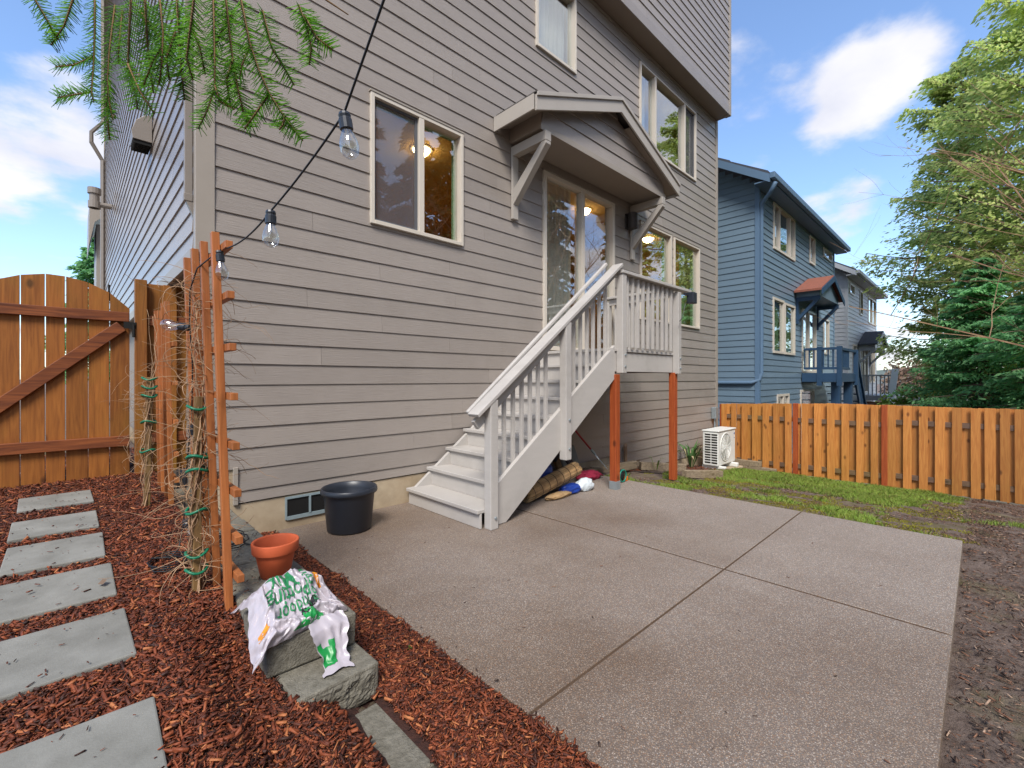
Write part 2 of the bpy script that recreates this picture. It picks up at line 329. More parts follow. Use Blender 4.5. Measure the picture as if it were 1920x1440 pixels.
def box(name, mat, parent, x0, x1, y0, y1, z0, z1, bevel=.002, **kw): return MB().box(x0, x1, y0, y1, z0, z1).build(name, mat, parent, bevel, **kw)
def npmesh(name, v, nv_per, mat, **kw):
    """mesh of many equal-sized polygons: v is (count*nv_per, 3)"""
    me = bpy.data.meshes.new(name); cnt = len(v)//nv_per
    me.vertices.add(len(v)); me.vertices.foreach_set('co', np.asarray(v, np.float32).ravel())
    me.loops.add(len(v)); me.loops.foreach_set('vertex_index', np.arange(len(v), dtype=np.int32))
    me.polygons.add(cnt); me.polygons.foreach_set('loop_start', np.arange(0, len(v), nv_per, dtype=np.int32)); me.polygons.foreach_set('loop_total', np.full(cnt, nv_per, np.int32))
    me.update(calc_edges=True); return link(name, me, mat, **kw)
def npprism(name, v, mat, **kw):
    """mesh of triangular prisms, 6 verts each"""
    n = len(v)//6; base = np.arange(n)[:, None]*6
    quads = np.array([[0, 1, 4, 3], [1, 2, 5, 4], [2, 0, 3, 5]]); tris = np.array([[0, 2, 1], [3, 4, 5]])
    q = (base[:, :, None]+quads[None]).reshape(-1, 4); t = (base[:, :, None]+tris[None]).reshape(-1, 3)
    me = bpy.data.meshes.new(name); me.vertices.add(len(v)); me.vertices.foreach_set('co', np.asarray(v, np.float32).ravel())
    li = np.concatenate([q.ravel(), t.ravel()]).astype(np.int32); me.loops.add(len(li)); me.loops.foreach_set('vertex_index', li)
    ls = np.concatenate([np.arange(len(q))*4, len(q)*4+np.arange(len(t))*3]).astype(np.int32); lt = np.concatenate([np.full(len(q), 4), np.full(len(t), 3)]).astype(np.int32)
    me.polygons.add(len(ls)); me.polygons.foreach_set('loop_start', ls); me.polygons.foreach_set('loop_total', lt); me.update(calc_edges=True)
    return link(name, me, mat, **kw)
RNG = np.random.default_rng(7); random.seed(11)
def sm(a, b, x): t = np.clip((x-a)/(b-a), 0, 1); return t*t*(3-2*t)

# ------------------------------------------------------------------ ground
WX0, WX1 = .57, .94           # retaining wall
def bed(y): return .22+.058*(np.clip(y, 1.2, 6.0)-2)
def gz(x, y):
    x = np.asarray(x, float); y = np.asarray(y, float)
    left = bed(y)-.10*sm(.3, .5, x)*sm(2.6, 2.1, y)
    right = -.035-.118*np.clip(x-5.3, 0, 5.6)-.07*np.clip(x-10.9, 0, 30)-.03*sm(1.3, 1.35, x)*sm(5.4, 5.2, x)*sm(.0, .2, y)
    right = right-.004*np.clip(-y, 0, 40)
    k = sm(.6, .9, x)
    h = left*(1-k)+right*k
    return h
def grid(name, xs, ys, zf, mat, **kw):
    X, Y = np.meshgrid(xs, ys); Z = zf(X, Y); nx, ny = len(xs), len(ys)
    v = np.stack([X, Y, Z], -1).reshape(-1, 3)
    f = [(j*nx+i, j*nx+i+1, (j+1)*nx+i+1, (j+1)*nx+i) for j in range(ny-1) for i in range(nx-1)]
    me = bpy.data.meshes.new(name); me.from_pydata(v.tolist(), [], f); me.update(); return link(name, me, mat, smooth=True, **kw)
gx = np.unique(np.concatenate([np.linspace(-400, -30, 10), np.linspace(-30, -2, 15), np.linspace(-2, 1.4, 60), np.linspace(1.4, 5.2, 60), np.linspace(5.2, 11.5, 110), np.linspace(11.5, 45, 30), np.linspace(45, 900, 20)]))
gy = np.unique(np.concatenate([np.linspace(-500, -20, 12), np.linspace(-20, -2, 12), np.linspace(-2, 6, 130), np.linspace(6, 30, 25), np.linspace(30, 700, 15)]))
def gzn(X, Y):
    Z = gz(X, Y); rough = np.zeros_like(Z)
    it = np.nditer(X, flags=['multi_index'])
    for x in it:
        i = it.multi_index; x0, y0 = float(X[i]), float(Y[i])
        if 5.25 < x0 < 12 and -3 < y0 < 6: rough[i] = .03*mnoise.noise((x0*2.2, y0*2.2, 0))+.018*mnoise.noise((x0*7, y0*7, 3))
        elif 1.4 < x0 < 5.25 and -2.5 < y0 < .06: rough[i] = .02*mnoise.noise((x0*5, y0*5, 0))+.012*mnoise.noise((x0*13, y0*13, 0))-.01
    return Z+rough
grid('ground', gx, gy, gzn, 'ground_soil', kind='structure')
# patio: four slabs of exposed aggregate with open joints
PX0, PXJ, PX1, PY0, PYJ, PY1 = 1.31, 3.29, 5.27, .10, 1.25, 4.31
patio = thing('patio', (3.3, 2.2, 0), None, None); patio['kind'] = 'structure'
for (x0, x1) in ((PX0, PXJ), (PXJ, PX1)):
    for (y0, y1) in ((PY0, PYJ), (PYJ, PY1)):
        box('slab', 'aggregate', patio, x0+(.012 if x0 == PXJ else 0), x1-(.012 if x1 == PXJ else 0), y0+(.007 if y0 == PYJ else 0), y1-(.007 if y1 == PYJ else 0), -.1, 0, .004)
M('joint', srgb(86, 66, 48), .9, var=.4, scale=20)
box('joint_filler', 'joint', patio, PX0+.02, PX1-.02, PY0+.02, PY1-.02, -.09, -.004, 0)

# ------------------------------------------------------------------ scattered chips, blades
def scatter_chips(name, pts, lmin, lmax, mat, zoff=.0, tilt=.35, **kw):
    n = len(pts); a = RNG.uniform(0, 2*np.pi, n); ln = RNG.uniform(0, 1, n)**2.6*(lmax-lmin)+lmin; w = ln*RNG.uniform(.07, .34, n)+.0015; h = w*RNG.uniform(.3, .7, n)
    el = RNG.normal(0, tilt, n); ro = RNG.normal(0, .6, n)
    d = np.stack([np.cos(a)*np.cos(el), np.sin(a)*np.cos(el), np.sin(el)], 1); sdv = np.stack([-np.sin(a), np.cos(a), np.sin(ro)*.6], 1)
    up = np.cross(d, sdv)
    c = pts.copy(); c[:, 2] += zoff+RNG.uniform(0, .014, n)
    V = np.empty((n, 6, 3)); taper = RNG.uniform(.5, 1., n)[:, None]
    for k, (ss, tp) in enumerate(((-1, 1.), (1, taper))):
        b0 = c+d*(ln/2)[:, None]*ss
        V[:, 3*k] = b0-sdv*(w/2)[:, None]*tp; V[:, 3*k+1] = b0+sdv*(w/2)[:, None]*tp; V[:, 3*k+2] = b0+up*h[:, None]*tp
    return npprism(name, V.reshape(-1, 3), mat, **kw)
def pts_in(n, x0, x1, y0, y1, keep=None):
    x = RNG.uniform(x0, x1, n); y = RNG.uniform(y0, y1, n)
    if keep is not None: k = keep(x, y); x, y = x[k], y[k]
    return np.stack([x, y, gz(x, y)], 1)
# ------------------------------------------------------------------ stepping stones
STONES = [(-.27, .13, 4.70, 5.07, .03), (-.27, .14, 4.05, 4.43, .01), (-.26, .15, 3.47, 3.90, -.01), (-.26, .165, 2.90, 3.33, 0.), (-.24, .185, 2.29, 2.72, .02), (-.21, .205, 1.56, 1.98, -.02)]
SLAB = ['square grey paver closest to the arched gate', 'square grey paver second from the arched gate', 'square grey paver third from the arched gate', 'square grey paver fourth from the gate with a small brown leaf on it',
        'square grey paver fifth from the arched gate', 'square grey paver farthest from the arched gate']
for (x0, x1, y0, y1, rz), lb in zip(STONES, SLAB):
    cx_, cy_ = (x0+x1)/2, (y0+y1)/2; hx, hy = (x1-x0)/2, (y1-y0)/2; m = MB(); P = []
    for dz in (-.035, .022):
        for sx_, sy_ in ((-1, -1), (1, -1), (1, 1), (-1, 1)):
            x = cx_+sx_*hx*math.cos(rz)-sy_*hy*math.sin(rz); y = cy_+sx_*hx*math.sin(rz)+sy_*hy*math.cos(rz); P.append((x, y, float(bed(y))+dz+.006))
    m.hexa(P).build('stepping_stone', 'paver', None, .006, label=lb, cat='paver', group='stepping stones to the gate')
def off_stone(x, y):
    k = np.ones(len(x), bool)
    for (x0, x1, y0, y1, rz) in STONES: k &= ~((x > x0+.004) & (x < x1-.004) & (y > y0+.004) & (y < y1-.004))
    return k
def in_bed(x, y): return off_stone(x, y) & ((x < WX0+.02) | ((y < 1.8) & (x < .96) & ~((x > .76) & (y > 1.32))))
P = np.concatenate([pts_in(120000, -1.0, .96, 1.0, 3.4, in_bed), pts_in(42000, -1.2, .6, 3.4, 5.6, in_bed), pts_in(3000, -.3, .75, 5.6, 7.5)])
scatter_chips('mulch', P, .006, .052, 'mulch_chip', .002, kind='stuff', label='red-brown bark mulch around the stepping stones', cat='mulch')
kk = off_stone
def on_stone(x, y): return ~off_stone(x, y)
Pl = pts_in(2600, -.3, .25, 1.5, 5.1, on_stone); Pl = Pl[RNG.uniform(0, 1, len(Pl)) < .10]; Pl[:, 2] += .029
scatter_chips('mulch_crumbs', Pl, .006, .03, 'mulch_chip', 0, .06, kind='stuff', label='loose mulch crumbs strewn on the grey pavers', cat='mulch')
x_ = RNG.uniform(.93, 1.33, 46000); y_ = RNG.uniform(.6, 4.3, 46000)
k_ = x_ < 1.31+.018*np.sin(y_*7)+.012*np.sin(y_*17+1); k_ &= ~((x_ > 1.29) & (RNG.uniform(0, 1, 46000) < .5))
Ps = np.stack([x_, y_, -.012+.02*sm(1.3, .95, x_)+.004*RNG.uniform(0, 1, 46000)], 1)[k_]
xe_ = RNG.uniform(.9, 1.28, 9000); ye_ = RNG.uniform(.7, 1.85, 9000); ke_ = ~((xe_ > .76) & (xe_ < 1.075) & (ye_ > 1.33) & (ye_ < 1.74)) & ~((xe_ < .95) & (ye_ > 1.76))
Ps = np.concatenate([Ps, np.stack([xe_, ye_, np.full(9000, .012)], 1)[ke_]])
scatter_chips('mulch_strip', Ps, .006, .045, 'mulch_chip', 0, kind='stuff', label='strip of bark mulch between the block wall and the patio', cat='mulch')
grid('mulch_bed', np.linspace(-1.4, .95, 60), np.linspace(.6, 7.5, 90), lambda X, Y: gz(X, Y)+.004-.25*sm(.6, .66, X)*sm(1.85, 1.95, Y)+.008*np.sin(X*23+Y*9)*np.sin(Y*19-X*7), 'bed_soil', kind='structure')
grid('mulch_strip_bed', np.linspace(.9, 1.315, 8), np.linspace(.5, 4.32, 60), lambda X, Y: -.014+.02*sm(1.3, .95, X), 'bed_soil', kind='structure')
pn = RNG.uniform(0, 1, (900, 2)); Pp = np.stack([PX0+.02+pn[:, 0]**2.2*3.8, PY0+.05+pn[:, 1]*4.1, np.full(900, .001)], 1); Pp = Pp[:320]
scatter_chips('patio_litter', Pp, .004, .022, 'litter_chip', 0, .05, kind='stuff', label='tiny bits of bark and leaf littering the patio', cat='litter')

# ------------------------------------------------------------------ lap siding
def siding(parent, origin, uax, nax, x0, x1, z0, z1, e, zref, holes, mat, name='siding_plank', lip=.02, joints=3.4, seed=1, joined=False, top=None):
    """lap boards on a vertical plane: each board a wedge, lower edge proud; rows are cut by holes [(xa,xb,za,zb)] and at butt joints"""
    rnd = random.Random(seed); O = Vector(origin); U = Vector(uax); Nn = Vector(nax); k0 = math.floor((z0-zref)/e)-1; allm = MB(); out = []
    k = k0
    while True:
        za = zref+k*e; zb = za+e; k += 1
        if za >= z1: break
        if zb <= z0: continue
        a, bq = max(za, z0), min(zb, z1)
        if bq-a < .01: continue
        xs = sorted(set([x0, x1]+[q for h in holes for q in h[:2] if x0 < q < x1 and h[2] < bq and h[3] > a]))
        js = []; p = x0+rnd.uniform(.6, joints)
        while p < x1-.5: js.append(p); p += joints+rnd.uniform(-.2, .2)
        xs = sorted(set(xs+js)); runs = []; cur = []
        for i in range(len(xs)-1):
            xa, xb = xs[i], xs[i+1]; segs = [(a, bq)]
            for h in holes:
                if h[0] < xb-1e-6 and h[1] > xa+1e-6:
                    ns = []
                    for (p0, p1) in segs:
                        if h[3] <= p0 or h[2] >= p1: ns.append((p0, p1)); continue
                        if h[2] > p0+.012: ns.append((p0, h[2]))
                        if h[3] < p1-.012: ns.append((h[3], p1))
                    segs = ns
            if xa in js and cur: runs.append(cur); cur = []
            if segs: cur += [(xa+(.0012 if xa in js else 0), xb-(.0012 if xb in js else 0), p0, p1) for p0, p1 in segs]
            elif cur: runs.append(cur); cur = []
        if cur: runs.append(cur)
        for run in runs:
            m = allm if joined else MB(); jit = rnd.uniform(-.0012, .0012)
            for (xa, xb, p0, p1) in run:
                t0 = lip-(lip-.007)*(p0-za)/e+jit; t1 = lip-(lip-.007)*(p1-za)/e+jit
                q = lambda x, z, t: O+U*x+Nn*t+Vector((0, 0, z))
                m.hexa([q(xa, p0, t0), q(xb, p0, t0), q(xb, p0, .001), q(xa, p0, .001), q(xa, p1, t1), q(xb, p1, t1), q(xb, p1, .001), q(xa, p1, .001)])
            if not joined: out.append(m.build(name, mat, parent))
    if joined: out.append(allm.build('siding', mat, parent, kind='stuff'))
    return out
def holed(m, x0, x1, z0, z1, holes, f):
    xs = sorted(set([x0, x1]+[q for h in holes for q in h[:2] if x0 < q < x1])); zs = sorted(set([z0, z1]+[q for h in holes for q in h[2:] if z0 < q < z1]))
    for i in range(len(xs)-1):
        for j in range(len(zs)-1):
            cx_, cz_ = (xs[i]+xs[i+1])/2, (zs[j]+zs[j+1])/2
            if any(h[0] < cx_ < h[1] and h[2] < cz_ < h[3] for h in holes): continue
            f(m, xs[i], xs[i+1], zs[j], zs[j+1])
D = 4.3; HX0, HX1 = .705, 10.87
house = thing('house', (5.8, 9, 0), 'tall taupe house with lap siding, gabled door canopy and wooden stairs', 'house')
WIN = dict(kitchen=(2.17, 3.343, 2.90, 4.225), door=(4.77, 6.546, 1.74, 4.26), dining=(7.385, 8.57, 2.41, 4.18), dining2=(8.68, 9.87, 2.41, 4.175), upper=(7.37, 9.685, 5.575, 7.06), small=(4.62, 5.51, 5.94, 7.1))
holes = list(WIN.values()); steps = [(.4, .97, -2, .585), (.97, 4.5, -2, .30), (4.5, 6.75, -2, .03), (6.75, 7.4, -2, -.13), (7.4, 11, -2, -.31)]
siding(house, (0, D, 0), (1, 0, 0), (0, -1, 0), .838, HX1-.09, -.31, 7.348, .1765, .40, holes+steps+[(.5, .838, -2, 9)], 'siding', seed=3, lip=.018)
m = MB(); holed(m, .80, HX1-.005, -.32, 12.6, holes+steps, lambda m, a, b_, c_, d_: m.box(a, b_, D+.002, D+.16, c_, d_)); m.build('wall', 'soffit', house)
# storey that juts out over the upper window
OV = (5.2, HX1+.0, 7.36, 12.6)
siding(house, (0, D-.30, 0), (1, 0, 0), (0, -1, 0), OV[0], OV[1]-.09, OV[2]+.16, OV[3], .1765, 7.52, [], 'siding', seed=9)
box('overhang_soffit', 'soffit', house, OV[0], OV[1], D-.30, D-.001, OV[2], OV[2]+.03, 0)
box('overhang_body', 'soffit', house, OV[0], OV[1]-.005, D-.298, D-.002, OV[2]+.031, OV[3], 0)
box('skirt_board', 'siding', house, OV[0], OV[1]-.09, D-.322, D-.3, OV[2]-.012, OV[2]+.158, .002)
box('corner_board', 'trim', house, OV[1]-.09, OV[1]+.01, D-.326, D-.2, OV[2]-.012, OV[3], .003)
box('corner_board', 'trim', house, HX1-.09, HX1+.012, D-.026, D+.1, -.31, 7.358, .003)
box('corner_board', 'trim', house, HX0, .836, D-.026, D+.05, 2.33, 12.6, .003)
box('corner_board', 'trim', house, .965, 1.0, D-.03, D+.02, .29, .60, .003)
# side wall: upper storeys stand out over a recessed base
side_holes = []
siding(house, (HX0+.02, 0, 0), (0, -1, 0), (-1, 0, 0), -17.0, -4.42, 2.38, 12.6, .1765, .40+.1765*11, [], 'siding', seed=5, joints=3.6)
box('side_wall', 'soffit', house, HX0+.021, HX0+.12, 4.353, 17, 2.34, 12.6, 0)
box('side_base_trim', 'trim', house, HX0-.012, HX0+.02, 4.42, 16.98, 2.26, 2.378, .003)
box('side_soffit', 'soffit', house, HX0+.021, 1.0, 4.45, 17, 2.28, 2.338, 0)
siding(house, (.86, 0, 0), (0, -1, 0), (-1, 0, 0), -8.0, -4.32, .585, 2.27, .1765, .40, [], 'siding', seed=6, joints=3.6)
box('base_wall', 'soffit', house, .861, 1.0, 4.47, 17, .4, 2.279, 0)
box('far_corner_board', 'trim', house, HX0-.015, HX0+.1, 17.0, 17.12, 2.0, 12.6, .003)
box('foundation', 'concrete', house, .87, HX1-.02, D+.0, D+.25, -1.4, .29, .004); box('foundation', 'concrete', house, .87, .972, D+.0, D+.25, .292, .58, 0)
box('side_foundation', 'concrete', house, .87, 1.1, D+.26, 17, -.5, .62, 0)
# downspouts, vents and pipes on the side wall
m = MB(); m.box(HX0-.055, HX0+.0, 4.37, 4.415, 2.75, 12.5).beam((HX0-.028, 4.392, 2.77), (HX0+.11, 4.392, 2.45), .045, .055); m.box(HX0-.06, HX0, 4.365, 4.42, 2.74, 2.80); m.build('downspout', 'gutter_paint', house, .004)
m = MB(); m.tube([(HX0-.05, 16.6, 12.4), (HX0-.05, 16.6, 8.3), (HX0-.28, 16.75, 8.0), (HX0-.28, 16.8, 7.75), (HX0-.05, 16.9, 7.35), (HX0-.05, 16.9, 3)], .05, 6); m.build('downspout', 'gutter_paint', house)
m = MB(); pr = [(-.0, -.17), (.18, -.17), (.19, -.08), (.15, .05), (.07, .13), (0, .15)]
m.prism([(HX0-.0-a, 6.85, 4.3+z) for a, z in pr], (0, .30, 0)); m.build('vent_hood', 'gutter_paint', house, .004)
m = MB(); [m.box(HX0-.175, HX0-.01, 6.865+.03*i, 6.875+.03*i, 4.09, 4.129) for i in range(10)]; m.build('vent_grille', 'dark', house)
m = MB(); m.tube([(HX0, 14.0, 5.3), (HX0-.22, 14.0, 5.3), (HX0-.3, 14.0, 5.36)], .06, 10); m.lathe([(.09, -.2), (.11, -.2), (.11, -.05), (.09, -.05), (.09, .12), (.12, .12), (.12, .25), (.09, .25)], (HX0-.3, 14, 5.4), 14); m.build('flue_pipe', 'gutter_paint', house)
m = MB(); m.box(HX0-.16, HX0+.0, 17.4, 19, 3.2, 5.7); m.prism([(HX0-.32, 17.2, 5.0), (HX0-.30, 17.2, 6.3), (HX0-.02, 17.2, 6.55), (HX0-.02, 17.2, 5.9), (HX0-.2, 17.2, 5.7)], (0, 2, 0)); m.build('chimney_bay', 'trim', house)
m = MB(); m.prism([(.2, D-.9, 12.5), (.2, 11, 15.4), (.2, 17.6, 12.5)], (11.2, 0, 0)); m.build('roof', 'roof_shingle', house)
# interior shell with warm recessed lamps
m = MB()
for (zf, zc) in ((1.72, 4.52), (4.85, 7.3)):
    m.box(.95, 10.75, D+.17, 8.4, zf-.06, zf); m.box(.95, 10.75, D+.17, 8.4, zc, zc+.06); m.box(.9, .95, D+.17, 8.4, zf, zc); m.box(10.75, 10.8, D+.17, 8.4, zf, zc); m.box(.95, 10.75, 8.4, 8.46, zf, zc)
m.box(6.0, 6.1, 7.0, 8.4, 1.72, 4.52).box(6.9, 7.0, D+.17, 8.4, 4.86, 7.29)
m.build('interior', 'interior_wall', house)
for (x, y) in ((3.5, 5.4), (6.95, 5.2), (9.4, 5.25), (1.8, 5.4)):
    lo = MB().lathe([(.15, 0), (.15, -.014), (.122, -.016)], (x, y, 4.519), 20).build('ceiling_lamp', 'frame', house)
    MB().lathe([(.0005, -.10), (.05, -.09), (.09, -.065), (.115, -.03), (.12, -.012)], (x, y, 4.515), 20).build('lamp_lens', 'lamp_glow', lo)
def window(key, mulls=(), screens=(), curtains=(), sill=True, name='window', green=True, fw=.04):
    x0, x1, z0, z1 = WIN[key]; yf = D-.044
    m = MB(); m.box(x0, x0+fw, yf, D+.07, z0, z1).box(x1-fw, x1, yf, D+.07, z0, z1).box(x0+fw, x1-fw, yf+.001, D+.07, z1-fw, z1).box(x0+fw, x1-fw, yf-.004, D+.07, z0, z0+fw)
    for (a, b_) in mulls: m.box(a, b_, yf+.004, D+.068, z0+fw, z1-fw)
    w = m.build(name, 'frame', house, .003)
    cuts = [x0+fw]+[q for mm in mulls for q in mm]+[x1-fw]
    for i in range(0, len(cuts), 2):
        a, b_ = cuts[i], cuts[i+1]
        MB().box(a-.004, b_+.004, D+.03, D+.034, z0+fw-.004, z1-fw+.004).build('pane', 'glass', w)
        if i//2 in screens:
            s_ = .028; sf = MB().box(a, a+s_, D-.004, D+.015, z0+fw, z1-fw).box(b_-s_, b_, D-.004, D+.015, z0+fw, z1-fw).box(a+s_, b_-s_, D-.004, D+.015, z1-fw-s_, z1-fw).box(a+s_, b_-s_, D-.004, D+.015, z0+fw, z0+fw+s_).build('screen_frame', 'screen', w)
            MB().add([(a+s_, D+.006, z0+fw+s_), (b_-s_, D+.006, z0+fw+s_), (b_-s_, D+.006, z1-fw-s_), (a+s_, D+.006, z1-fw-s_)], [(0, 1, 2, 3)]).build('screen_mesh', 'insect_screen', w)
        if i//2 in curtains:
            n = 60; cm = MB(); xs = [a+(b_-a)*j/n for j in range(n+1)]
            cm.add([(x, D+.2+.03*math.sin(j*.9)+.012*math.sin(j*2.3), z) for z in (z0+.02, z1+.05) for j, x in enumerate(xs)], [(j, j+1, n+2+j, n+1+j) for j in range(n)]); cm.build('curtain', 'curtain', w, smooth=True)
    if green:
        g = MB().box(x0+.002, x0+.02, D+.072, D+.17, z0, z1).box(x1-.02, x1-.002, D+.072, D+.17, z0, z1).box(x0+.02, x1-.02, D+.072, D+.17, z1-.02, z1); g.build('window_jamb', 'interior_green', w)
    box('drip_cap', 'trim', w, x0-.01, x1+.01, yf-.006, D, z1+.001, z1+.018, 0)
    return w
window('kitchen', [(2.735, 2.80)], screens=(0,))
dr = window('door', [(5.64, 5.72)], curtains=(0,), name='sliding_door', fw=.06, green=False)
window('dining'); window('dining2')
window('upper', [(7.90, 7.96), (9.12, 9.18)], screens=(2,), curtains=(0,), green=False); window('small', curtains=(0,), green=False)
box('door_handle', 'frame', dr, 5.655, 5.68, D-.06, D-.031, 2.6, 2.85, .004)
box('kitchen_wall_green', 'interior_green', house, 10.2, 10.3, D+.2, D+.6, 1.75, 4.5, 0)
# canopy over the door
CX0, CX1, CR, CY = 3.86, 7.44, 5.65, 3.60
zr = 5.30; ze = 4.60; sl = (zr-ze)/(CR-CX0)
cy_g = CY+.13
m = MB(); m.prism([(4.12, cy_g, 4.42), (7.18, cy_g, 4.42), (7.18, cy_g, ze+.10-.1), (CR, cy_g, zr-.12), (4.12, cy_g, ze+.0)], (0, D-cy_g-.003, 0))
can = m.build('canopy', 'soffit', house)
gh = [(-9, CR-.0, 0, 0)]
def gable_holes():
    hs = []; n = 60
    for i in range(n):
        a = 4.12+(7.18-4.12)*i/n; b_ = 4.12+(7.18-4.12)*(i+1)/n; x = a if a < CR else b_
        hs.append((a, b_, zr-.09-abs(((a+b_)/2)-CR)*sl, 9))
    return hs
for k in range(5):
    z0 = 4.44+k*.1765; z1 = z0+.1765; lim = lambda z: max(0, (zr-.10-z)/sl)
    w0, w1 = min(1.53, lim(z0)), min(1.53, lim(z1))
    if w0 < .08: break
    y0, y1, yb = cy_g-.02, cy_g-.006, cy_g-.001
    MB().hexa([(CR-w0, y0, z0), (CR+w0, y0, z0), (CR+w0, yb, z0), (CR-w0, yb, z0), (CR-w1, y1, z1), (CR+w1, y1, z1), (CR+w1, yb, z1), (CR-w1, yb, z1)]).build('gable_plank', 'siding', can)
box('gable_beam', 'trim', can, 4.09, 7.21, cy_g-.03, cy_g-.0215, 4.36, 4.438, .003)
box('canopy_ceiling', 'soffit', can, 4.12, 7.18, cy_g, D-.03, 4.40, 4.418, 0)
for sgn in (-1, 1):
    xe = CX0 if sgn < 0 else CX1; T = Vector((0, 0, .05)); a = Vector((xe, CY-.01, ze)); r_ = Vector((CR, CY-.01, zr))
    roof = MB().prism([a-Vector((.03*-sgn*-1, 0, .0)), r_, r_+T, a+T-Vector((.03*-sgn*-1, 0, 0))], (0, D-CY-.02, 0)).build('roof_slab', 'roof_shingle', can)
    # tabs of shingle along the slope
    for k in range(7):
        p = a.lerp(r_, (k+.02)/7)+Vector((0, -.012, .051)); q = a.lerp(r_, (k+1.06)/7)+Vector((0, -.012, .051)); up = Vector((0, 0, .012))
        MB().prism([p, q, q+up*.2, p+up], (0, D-CY-.02, 0)).build('shingle_course', 'roof_shingle', can)
    dz = Vector((0, 0, -.17)); m = MB().prism([a+Vector((0, -.03, .02)), r_+Vector((0, -.03, .02)), r_+Vector((0, -.03, -.165)), a+Vector((0, -.03, -.165))], (0, .028, 0)); m.build('fascia_board', 'canopy_paint', can, .002)
    m = MB().prism([a+Vector((0, -.05, .045)), r_+Vector((0, -.05, .045)), r_+Vector((0, -.05, -.005)), a+Vector((0, -.05, -.005))], (0, .019, 0)); m.build('fascia_moulding', 'canopy_paint', can, .004)
    MB().box(min(xe, xe+sgn*.02), max(xe, xe+sgn*.02), CY-.005, D-.02, ze-.15, ze+.03).build('eave_board', 'canopy_paint', can, .002)
    x = xe+(-sgn)*.02; MB().prism([(xe-sgn*.005, CY+.02, ze-.11), (CR-sgn*-0.0+sgn*.3, CY+.02, zr-.25), (CR+sgn*.3, CY+.02, zr-.24), (xe-sgn*.005, CY+.02, ze-.10)], (0, D-CY-.06, 0)).build('eave_soffit', 'soffit', can)
for bx_ in (4.19, 7.10):
    w = .10; m = MB()
    m.box(bx_-w/2, bx_+w/2, D-.062, D-.021, 3.42, 4.36).box(bx_-w/2-.002, bx_+w/2+.002, cy_g-.06, D-.063, 4.24, 4.358)
    m.prism([(bx_-w/2+.004, D-.063, 3.60), (bx_-w/2+.004, D-.063, 3.80), (bx_-w/2+.004, cy_g+.02, 4.238), (bx_-w/2+.004, cy_g-.058, 4.238), (bx_-w/2+.004, cy_g-.058, 4.20)], (w-.008, 0, 0))
    m.build('bracket', 'canopy_paint', can, .005)
# porch lamp with ribs
lampo = MB().box(6.88, 6.98, D-.05, D-.02, 3.92, 4.18).build('porch_lamp', 'lamp_metal', house, .004)
m = MB(); pr = [(0.001, 0)]
for k in range(12): pr += [(.075, .022*k), (.088, .022*k+.006), (.088, .022*k+.014), (.075, .022*k+.02)]
m.lathe(pr+[(.001, .27)], (6.93, D-.14, 3.91), 24).build('lamp_shade', 'lamp_metal', lampo, smooth=True)
# crawl-space vents, pipe, electric box
def vent(x0, x1, z0, z1):
    v_ = MB().box(x0, x1, D-.006, D+.003, z0, z1).build('crawl_vent', 'dark', house)
    f = MB().box(x0-.015, x0, D-.016, D+.003, z0-.015, z1+.015).box(x1, x1+.015, D-.016, D+.003, z0-.015, z1+.015).box(x0, x1, D-.016, D+.003, z0-.02, z0+.012).box(x0, x1, D-.016, D+.003, z1-.004, z1+.015).box((x0+x1)/2-.008, (x0+x1)/2+.008, D-.02, D+.003, z0+.012, z1-.004); f.build('vent_frame', 'vent_metal', v_)
vent(1.385, 1.78, .095, .265)
m = MB(); m.tube([(6.86, D-.05, -.4), (6.86, D-.05, .12), (6.85, D-.06, .18), (6.81, D-.08, .2), (6.77, D-.1, .17), (6.765, D-.1, .12)], .028, 8); m.build('drain_pipe', 'twig', house)
box('electric_box', 'galv', house, 10.50, 10.66, D-.13, D-.022, .42, .68, .008)
m = MB(); m.tube([(10.58, D-.07, .42), (10.58, D-.07, .15), (10.56, D-.1, .02)], .02, 8); m.build('conduit', 'galv', house)
MB().prism([(10.42, D-.11, -.02), (10.72, D-.11, -.02), (10.56, D-.11, .22)], (0, .085, 0)).build('line_cover', 'trim', house, .01)

# ------------------------------------------------------------------ staircase
SY = 3.06; SYI = 4.26
st = thing('staircase', (3.9, 3.6, 0), 'pale grey wooden staircase with landing and baluster rail at the back door', 'stairs')
nr = 9; zs = [.172+k*(1.70-.172)/(nr-1) for k in range(nr)]; run = .2545; xt0 = 2.60
for k in range(nr-1):
    x = xt0+k*run
    box('tread', 'stair_paint', st, x-.03, x+run+.02, SY+(.016 if k == 0 else .046), SYI, zs[k]-.035, zs[k], .005)
    zb = (zs[k-1] if k else .002); box('riser', 'stair_paint', st, x, x+.02, SY+(.017 if k == 0 else .047), SYI-.005, zb+.001, zs[k]-.036, .002)
box('riser', 'stair_paint', st, xt0+(nr-1)*run, xt0+(nr-1)*run+.02, SY+.06, SYI-.005, zs[-2]+.001, zs[-1]-.036, .002)
for k in range(9):   # landing boards
    y0 = SY-.0+k*.137; box('deck_board', 'stair_paint', st, xt0+(nr-1)*run-.03, 6.32, y0+.003, min(y0+.134, SYI+.01), 1.665, 1.70, .004)
